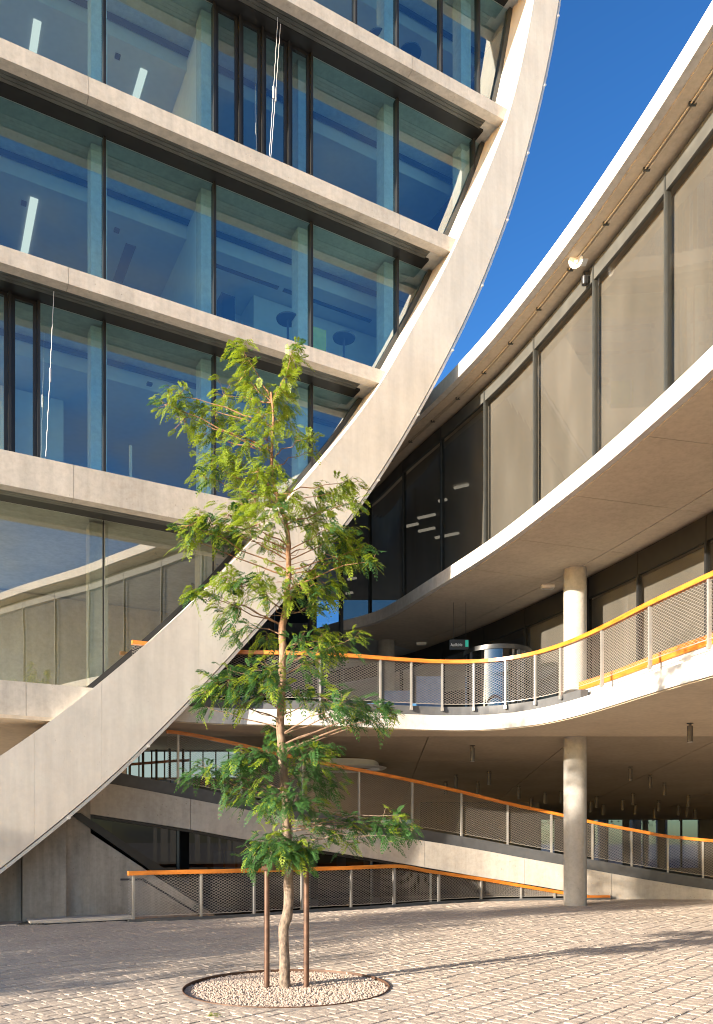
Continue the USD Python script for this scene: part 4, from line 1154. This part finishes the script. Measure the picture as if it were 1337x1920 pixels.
# posts, plate and bed
sup = Thing("tree_support", "two slim brown steel posts joined by a plate around the trunk", "tree support", (*TREE, 0))
zt = at(500, 1630, 9.0)[2]
for x in (500.5, 574.5):
    c = at(x, 1700, 9.0)
    sup.part("post", lathe([(0.031, -0.1), (0.031, zt)], c[0], c[1], 16), CORTEN, smooth=40)
a, b = at(490, 1632, 8.95), at(583, 1620, 8.95)
sup.part("plate", MB().bx(a[0], b[0], 8.945, 8.965, a[2], b[2] + 0.02), CORTEN)
sup.part("plate", MB().bx(a[0], b[0], 9.075, 9.095, a[2], b[2] + 0.02), CORTEN)
for x in (a[0], b[0] - 0.02):
    sup.part("end_plate", MB().bx(x, x + 0.02, 8.966, 9.074, a[2], b[2] + 0.02), CORTEN)
v, f = lathe([(BED_R - 0.006, -0.1), (BED_R - 0.005, 0.009), (BED_R + 0.003, 0.009), (BED_R + 0.004, -0.1)], *BED_C, 96)
top("bed_edging", (v, f), CORTEN, "thin brown steel ring edging the round gravel bed under the tree", "edging", smooth=30)
top("bed_soil", lathe([(0, -0.052), (BED_R - 0.008, -0.052)], *BED_C, 64), plain("bed_sand", (0.36, 0.30, 0.24), 0.95), kind="structure")
ico = trimesh.creation.icosphere(0)
gm = MB()
G = np.random.default_rng(5)
for k in range(15000):
    r = BED_R * math.sqrt(G.uniform()) * 0.985; th = G.uniform(0, 2 * math.pi)
    s = G.uniform(0.007, 0.0145)
    v = ico.vertices * (G.uniform(0.7, 1.25, 3) * s) * np.array([1, 1, 0.75])
    q = trimesh.transformations.random_rotation_matrix(G.uniform(size=3))[:3, :3]
    v = v @ q.T + G.normal(0, 0.0012, v.shape)
    pile = 0.012 + 0.016 * max(0, 1 - (r / BED_R) ** 2)
    gm.add((v + np.array([BED_C[0] + r * math.cos(th), BED_C[1] + r * math.sin(th), -0.048 + pile + G.uniform(0, 0.014)]), ico.faces))
top("gravel", gm, GRAVEL, "pale pinkish gravel filling the round tree bed", "gravel", kind="stuff")
# fallen sprig on the paving
wv = MB()
w0 = at(400, 1905, 7.5); w0[2] = 0.015
for k in range(7):
    wv.add(frond(w0 + G.normal(0, 0.02, 3) * [1, 1, 0], np.array([math.cos(k * .9), math.sin(k * .9), 0.25]), 0.07, 0.3, 50 + k))
top("weed", wv, LEAF_HI, "tiny yellow green weed sprouting between the setts in the foreground", "weed")

# ================================================================== fittings
def ceiling_hit(x, y):
    """a point of the sloping ceiling under column x, row y of the photograph"""
    Y = (ZC - EYE) * FOC / (CY - y)
    if Y > 20:
        Y = (ZC - EYE + 20 * SLOPE) * FOC / (CY - y + SLOPE * FOC)
    return at(x, y, Y)
first = None
lamps = [(1294, 1356, "hanging over the plaza nearest to the camera"), (886, 1398, "left of the plaza column, nearest the balcony edge"), (917, 1446, None), (855, 1453, None), (896, 1466, None),
         (1182, 1438, None), (1219, 1453, None), (1246, 1468, None), (973, 1475, None), (1022, 1485, None), (997, 1496, None), (1052, 1484, None), (1119, 1493, None), (1187, 1488, None),
         (1291, 1491, None), (1108, 1503, None), (1131, 1508, None), (1168, 1499, None), (1191, 1508, None), (1235, 1501, None), (1272, 1510, None), (1288, 1513, None), (1303, 1517, None), (1228, 1516, None), (836, 1466, None)]
_ord = ["first", "second", "third", "fourth", "fifth", "sixth", "seventh", "eighth", "ninth", "tenth", "eleventh", "twelfth", "thirteenth", "fourteenth", "fifteenth", "sixteenth", "seventeenth"]
_left = sorted(l[0] for l in lamps if not l[2] and l[0] < 1078); _right = sorted(l[0] for l in lamps if not l[2] and l[0] > 1078)
for x, y, lab in lamps:
    p = ceiling_hit(x, y)
    if lab:
        label = "short cylinder lamp " + lab
    else:
        side, row = ("left", _left) if x < 1078 else ("right", _right)
        label = f"grey cylinder ceiling lamp, {_ord[row.index(x)]} from the left of those {side} of the plaza column"
    grp = "cylinder lamps under the covered plaza ceiling"
    if first is None:
        first = Thing("ceiling_lamp", label, "lamp", p, grp)
        mb = lathe([(0, -0.30), (0.042, -0.30), (0.05, -0.295)], p[0], p[1], 16)
        first.part("body", (lathe([(0.046, 0), (0.05, 0), (0.05, 0)], 0, 0, 3)) if False else lathe([(0.062, p[2] - 0.42), (0.062, p[2] - 0.06), (0.03, p[2] - 0.055), (0.03, p[2])], p[0], p[1], 18), plain("lamp_grey", (0.10, 0.09, 0.08), 0.5, 0.2), smooth=40)
        first.part("lens", lathe([(0.0, p[2] - 0.415), (0.060, p[2] - 0.418)], p[0], p[1], 18), WHITE)
        first.part("mount", lathe([(0.0, p[2] - 0.012), (0.07, p[2] - 0.012), (0.07, p[2])], p[0], p[1], 18), BLACK)
    else:
        copy_thing(first, "ceiling_lamp", p, 0, label, "lamp", grp)

# horn loudspeaker under the roof edge
p = at_z(1078, 486, ZA - 0.02)
t = Thing("horn_loudspeaker", "small white horn loudspeaker hung under the roof overhang", "loudspeaker", p)
ax = np.array([-0.42, -0.84, -0.34]); ax /= np.linalg.norm(ax)
def lathe_axis(profile, c, ax, seg=28, squash=1.0):
    v, f = lathe(profile, 0, 0, seg)
    v = v * np.array([1, squash, 1])
    m = trimesh.geometry.align_vectors([0, 0, 1], ax)
    return v @ m[:3, :3].T + c, f
c = at(1080, 489, p[1] - 0.05)
t.part("horn", lathe_axis([(0.035, -0.16), (0.045, -0.10), (0.075, -0.03), (0.135, 0.02), (0.142, 0.035), (0.128, 0.035), (0.07, -0.02), (0.0, -0.06)], c, ax), WHITE, smooth=30)
t.part("centre_plug", lathe_axis([(0.0, 0.03), (0.035, 0.015), (0.04, -0.03), (0.0, -0.04)], c, ax), WHITE, smooth=30)
t.part("driver", lathe_axis([(0.0, -0.27), (0.06, -0.27), (0.065, -0.16), (0.035, -0.158)], c, ax), WHITE, smooth=30)
t.part("bracket", MB().add(tube([c - ax * 0.2 + [0, 0, .05], (c - ax * 0.2) * [1, 1, 0] + [0, 0, ZA - 0.02]], 0.014, 6)), WHITE)
t.part("mounting_plate", MB().bx(c[0] + .06, c[0] + .26, c[1] + .02, c[1] + .22, ZA - 0.045, ZA - 0.023), WHITE)
# conduit under the roof soffit
q = offset(AG, -0.34); q = q[(q[:, 1] > 6) & (q[:, 1] < 27)]
t = Thing("cable_conduit", "pair of grey cable conduits clipped along the roof soffit above the windows", "conduit", (*q[len(q) // 2], ZA))
for o in (-0.03, 0.03):
    qq = offset(q, o)
    t.part("pipe", tube(np.c_[qq, np.full(len(qq), ZA - 0.05)], 0.014, 6), CONC_SOFF, smooth=40)
Lq2 = np.r_[0, np.cumsum(np.linalg.norm(np.diff(q, axis=0), axis=1))]
for d in np.arange(0.5, Lq2[-1], 1.3):
    x = np.interp(d, Lq2, q[:, 0]); y = np.interp(d, Lq2, q[:, 1])
    t.part("clip", MB().bx(x - 0.06, x + 0.06, y - 0.02, y + 0.02, ZA - 0.075, ZA - 0.02), FRAME_GREY)
# security camera by a window head
h, tt_ = hit_ray(AG, 1106)
p = np.array([h[0] - 0.12, h[1] - 0.05, at(1106, 525, h[1])[2]])
t = Thing("security_camera", "small black camera fixed at the head of the upper windows", "camera", p)
t.part("body", lathe([(0.0, p[2] - 0.16), (0.06, p[2] - 0.13), (0.075, p[2] - 0.06), (0.075, p[2] + 0.02), (0.0, p[2] + 0.02)], p[0], p[1], 16), BLACK, smooth=40)
t.part("arm", MB().bx(p[0] - 0.03, p[0] + 0.16, p[1] - 0.03, p[1] + 0.05, p[2] + 0.021, p[2] + 0.14), BLACK)
# ceiling fittings below the upper floor
for (x, y, lab) in ((790, 1205, "flat pale light fitting under the upper floor, left of the hanging sign"), (1027, 1098, "flat pale light fitting under the upper floor, just left of the balcony column")):
    p = at_z(x, y, ZB - 0.017)
    t = Thing("emergency_light", lab, "light fitting", p)
    t.part("body", MB().bx(p[0] - 0.17, p[0] + 0.17, p[1] - 0.09, p[1] + 0.09, p[2] - 0.07, p[2]), WHITE)
    t.part("lens", MB().bx(p[0] - 0.14, p[0] + 0.14, p[1] - 0.07, p[1] + 0.07, p[2] - 0.095, p[2] - 0.071), ALU)
# hanging sign
Ys = 23.0
a, b = at(845, 1219, Ys), at(877, 1205, Ys + 0.0)
t = Thing("hanging_sign", "black hanging sign lettered Auditório with a green square at its end", "sign", a)
w0, w1 = at(843, 1219, Ys)[0], at(879, 1219, Ys)[0]
zs0, zs1 = at(843, 1218, Ys)[2], at(843, 1199, Ys)[2]
t.part("board", MB().bx(w0, w1, Ys, Ys + 0.04, zs0, zs1), BLACK)
t.part("green_square", MB().bx(w1 - 0.10, w1 - 0.012, Ys - 0.006, Ys - 0.001, zs0 + 0.08, zs1 - 0.02), GREEN_SIGN)
tm = meshkit.text_mesh("Auditório", 0.085, 0.003)
tm.apply_transform(trimesh.transformations.rotation_matrix(math.pi / 2, (1, 0, 0))); tm.apply_translation((w0 + 0.03, Ys - 0.001, zs0 + 0.10))
tm.vertices[:, 0] = w0 + 0.03 + (tm.vertices[:, 0] - w0 - 0.03) * min(1, 0.33 / np.ptp(tm.vertices[:, 0]))
t.part("lettering", tm, WHITE)
for x in (w0 + 0.12, w1 - 0.08):
    t.part("hanger", tube([(x, Ys + .02, zs1), (x, Ys + .02, ZB - 0.016)], 0.007, 5), BLACK)
# drum of the revolving door at balcony level
hc = at(935, 1225, 22.0)
t = Thing("revolving_door", "glass drum of a revolving door with a dark ring on the balcony", "door", (hc[0], 22.2, ZC + 0.37))
rad = 0.9; zt_ = at(935, 1222, 22.2)[2]
t.part("top_ring", lathe([(rad, zt_ - 0.12), (rad + 0.03, zt_ - 0.12), (rad + 0.03, zt_), (rad, zt_), (rad, zt_ - 0.12)], hc[0], 22.2, 40), FRAME, smooth=30)
t.part("drum_glass", lathe([(rad, ZC + 0.4), (rad, zt_ - 0.12)], hc[0], 22.2, 40), GLASS_BLUE, smooth=True)
for k in range(4):
    th = 0.5 + k * math.pi / 2
    t.part("post", MB().bx(hc[0] + rad * math.cos(th) - .03, hc[0] + rad * math.cos(th) + .03, 22.2 + rad * math.sin(th) - .03, 22.2 + rad * math.sin(th) + .03, ZC + 0.37, zt_ - 0.121), FRAME)
# blue panels painted in place of sky reflections in the balcony glass
for i, (x, y0, y1, Y) in enumerate(((805, 1268, 1318, 24.0), (745, 1295, 1325, 24.5))):
    a, b = at(x - 24, y1, Y), at(x + 24, y0, Y)
    t = Thing("sky_reflection_panel", ["low blue panel standing in for a sky reflection behind the balcony mesh, nearer the revolving door", "low blue panel standing in for a sky reflection behind the balcony mesh, nearer the tree"][i], "screen", ((a[0] + b[0]) / 2, Y, ZC + .37))
    t.part("panel", MB().bx(a[0], b[0], Y, Y + 0.06, ZC + 0.45, b[2]), FLAT_BLUE)
    for xx in (a[0] + .05, b[0] - .09):
        t.part("foot", MB().bx(xx, xx + 0.04, Y - 0.15, Y + 0.2, ZC + 0.37, ZC + 0.449), FRAME)

# lines hanging in front of the vents (window cleaning ropes)
def rope(label, pts):
    t = Thing("hanging_rope", label, "rope", pts[0])
    t.part("cord", tube(pts, 0.0055, 6), ALU)
    mid = pts[len(pts) // 2]
    t.part("tensioner", tube([mid - [0, 0, .18], mid + [0, 0, .1]], 0.022, 6), ALU)
def fpoint(x, y, D):
    s, z = fpx(x, y, D); return F(s, z, D)
rope("white rope hanging in front of the upper vents, left of the pair", [fpoint(521, 32, 17.3), fpoint(513, 170, 17.45), fpoint(505, 292, 17.6)])
rope("white rope hanging in front of the upper vents, right of the pair", [fpoint(526, 45, 17.3), fpoint(517, 175, 17.45), fpoint(508, 294, 17.6)])
rope("white rope hanging in front of the lower vents at the left edge", [fpoint(101, 546, 17.3), fpoint(94, 700, 17.45), fpoint(86, 856, 17.6)])

# furniture seen through the upper windows
def bar_table(x, y, floor, label):
    s, z = fpx(x, y, 18.62); c = F(s, z, 18.62)
    t = Thing("bar_table", label, "table", (c[0], c[1], floor))
    t.part("top", lathe([(0.0, z - 0.03), (0.29, z - 0.03), (0.30, z), (0.0, z)], c[0], c[1], 32), TABLE)
    t.part("stem", lathe([(0.03, floor), (0.03, z - 0.031)], c[0], c[1], 12), TABLE, smooth=40)
    t.part("foot", lathe([(0.22, floor + 0.001), (0.21, floor + 0.02), (0.0, floor + 0.025)], c[0], c[1], 24), TABLE)
bar_table(540, 598, levels[2][0] + 0.26, "dark round bar table behind glass beside the black speaker box")
bar_table(645, 633, levels[2][0] + 0.26, "dark round bar table behind glass beside the yellow green chair")
bar_table(708, 72, levels[4][0] + 0.26, "dark round bar table in the top window, left one")
bar_table(770, 98, levels[4][0] + 0.26, "dark round bar table in the top window, right one")
s, z = fpx(428, 552, 18.6)
c0 = F(s, z, 18.6)
t = Thing("speaker_box", "tall black loudspeaker box standing behind glass", "loudspeaker", (c0[0], c0[1], levels[2][0] + .26))
t.part("cabinet", MB().fbox(s - 0.17, s + 0.17, 18.6, 18.95, levels[2][0] + 0.26, z), BLACK)
t.part("grille", MB().fbox(s - 0.15, s + 0.15, 18.585, 18.599, levels[2][0] + 0.6, z - 0.08), FRAME)
s, z = fpx(598, 616, 18.8)
fl = levels[2][0] + 0.26
t = Thing("chair", "yellow green high backed chair behind glass", "chair", F(s, fl, 18.8))
t.part("backrest", MB().fbox(s - 0.20, s + 0.20, 18.78, 18.82, z - 0.62, z), YELLOW)
t.part("seat", MB().fbox(s - 0.21, s + 0.21, 18.82, 19.25, z - 0.66, z - 0.62), YELLOW)
for ds in (-0.18, 0.18):
    for dd in (18.80, 19.2):
        t.part("leg", MB().fbox(s + ds - 0.015, s + ds + 0.015, dd, dd + 0.03, fl, z - 0.66), ALU)

# ================================================================== trees beyond the frame and behind the building
def far_tree(name, label, x, y, h, r, seed, group=None, n=2600, z0=None):
    q = np.random.default_rng(seed)
    t = Thing(name, label, "tree", (x, y, 0), group)
    t.part("trunk", tube([(x, y, -0.1), (x + .1, y, h * .3), (x, y + .1, h * .6)], [0.16, 0.12, 0.06], 8), BARK)
    mb = MB()
    cl = [(q.normal(0, .5, 3) * np.array([r, r, h * 0.28]) * 0.8 + np.array([x, y, h * 0.66])) for _ in range(14)]
    V, Fq = [], []
    for i in range(n):
        c = cl[q.integers(len(cl))] + q.normal(0, 1, 3) * r * 0.26
        a, b = q.normal(0, 1, (2, 3)); a /= np.linalg.norm(a); b -= a * np.dot(a, b); b /= np.linalg.norm(b)
        s = q.uniform(0.07, 0.15)
        j = len(V); V += [c - a * s, c - b * s * .5, c + a * s, c + b * s * .5]; Fq += [[j, j + 1, j + 2], [j, j + 2, j + 3]]
    t.part("crown", (np.array(V), np.array(Fq)), LEAF_FAR)
    return t
k = 0
for x in (9.5, 13.2, 16.6):
    far_tree("courtyard_tree", "green tree outside the far windows of the covered plaza, " + ("left one", "middle one", "right one")[k], x, 44 + k, 6.5, 2.2, 60 + k, "trees outside the far windows", 1800); k += 1
shade_trees = [F(s_, 0, D_)[:2].tolist() + [h_, r_, n_] for s_, D_, h_, r_, n_ in (
    (-19, 7.6, 6.6, 1.3, 2100), (-20.5, 9.4, 7.6, 1.4, 2100), (-18, 11.2, 7.2, 1.4, 2100), (-22, 12.8, 8.6, 1.5, 2100), (-25, 8.6, 9.6, 1.5, 2000), (-26, 11.0, 10.5, 1.6, 2100), (-30, 12.4, 11.5, 1.6, 2600),
    (-17.5, 11.6, 14.0, 1.3, 3000), (-22, 10.4, 12.5, 1.4, 2800), (-24, 2.4, 7.4, 1.3, 1300), (-29, 4.6, 8.2, 1.3, 1100))]
for i, (x, y, h, r, n_) in enumerate(shade_trees):  # unseen trees, added to throw shade on the paving and column
    far_tree("shade_tree", "unseen leafy tree added beyond the left of the frame for its shade", x, y, h, r, 80 + i, "unseen trees added for shade left of the frame", n_)
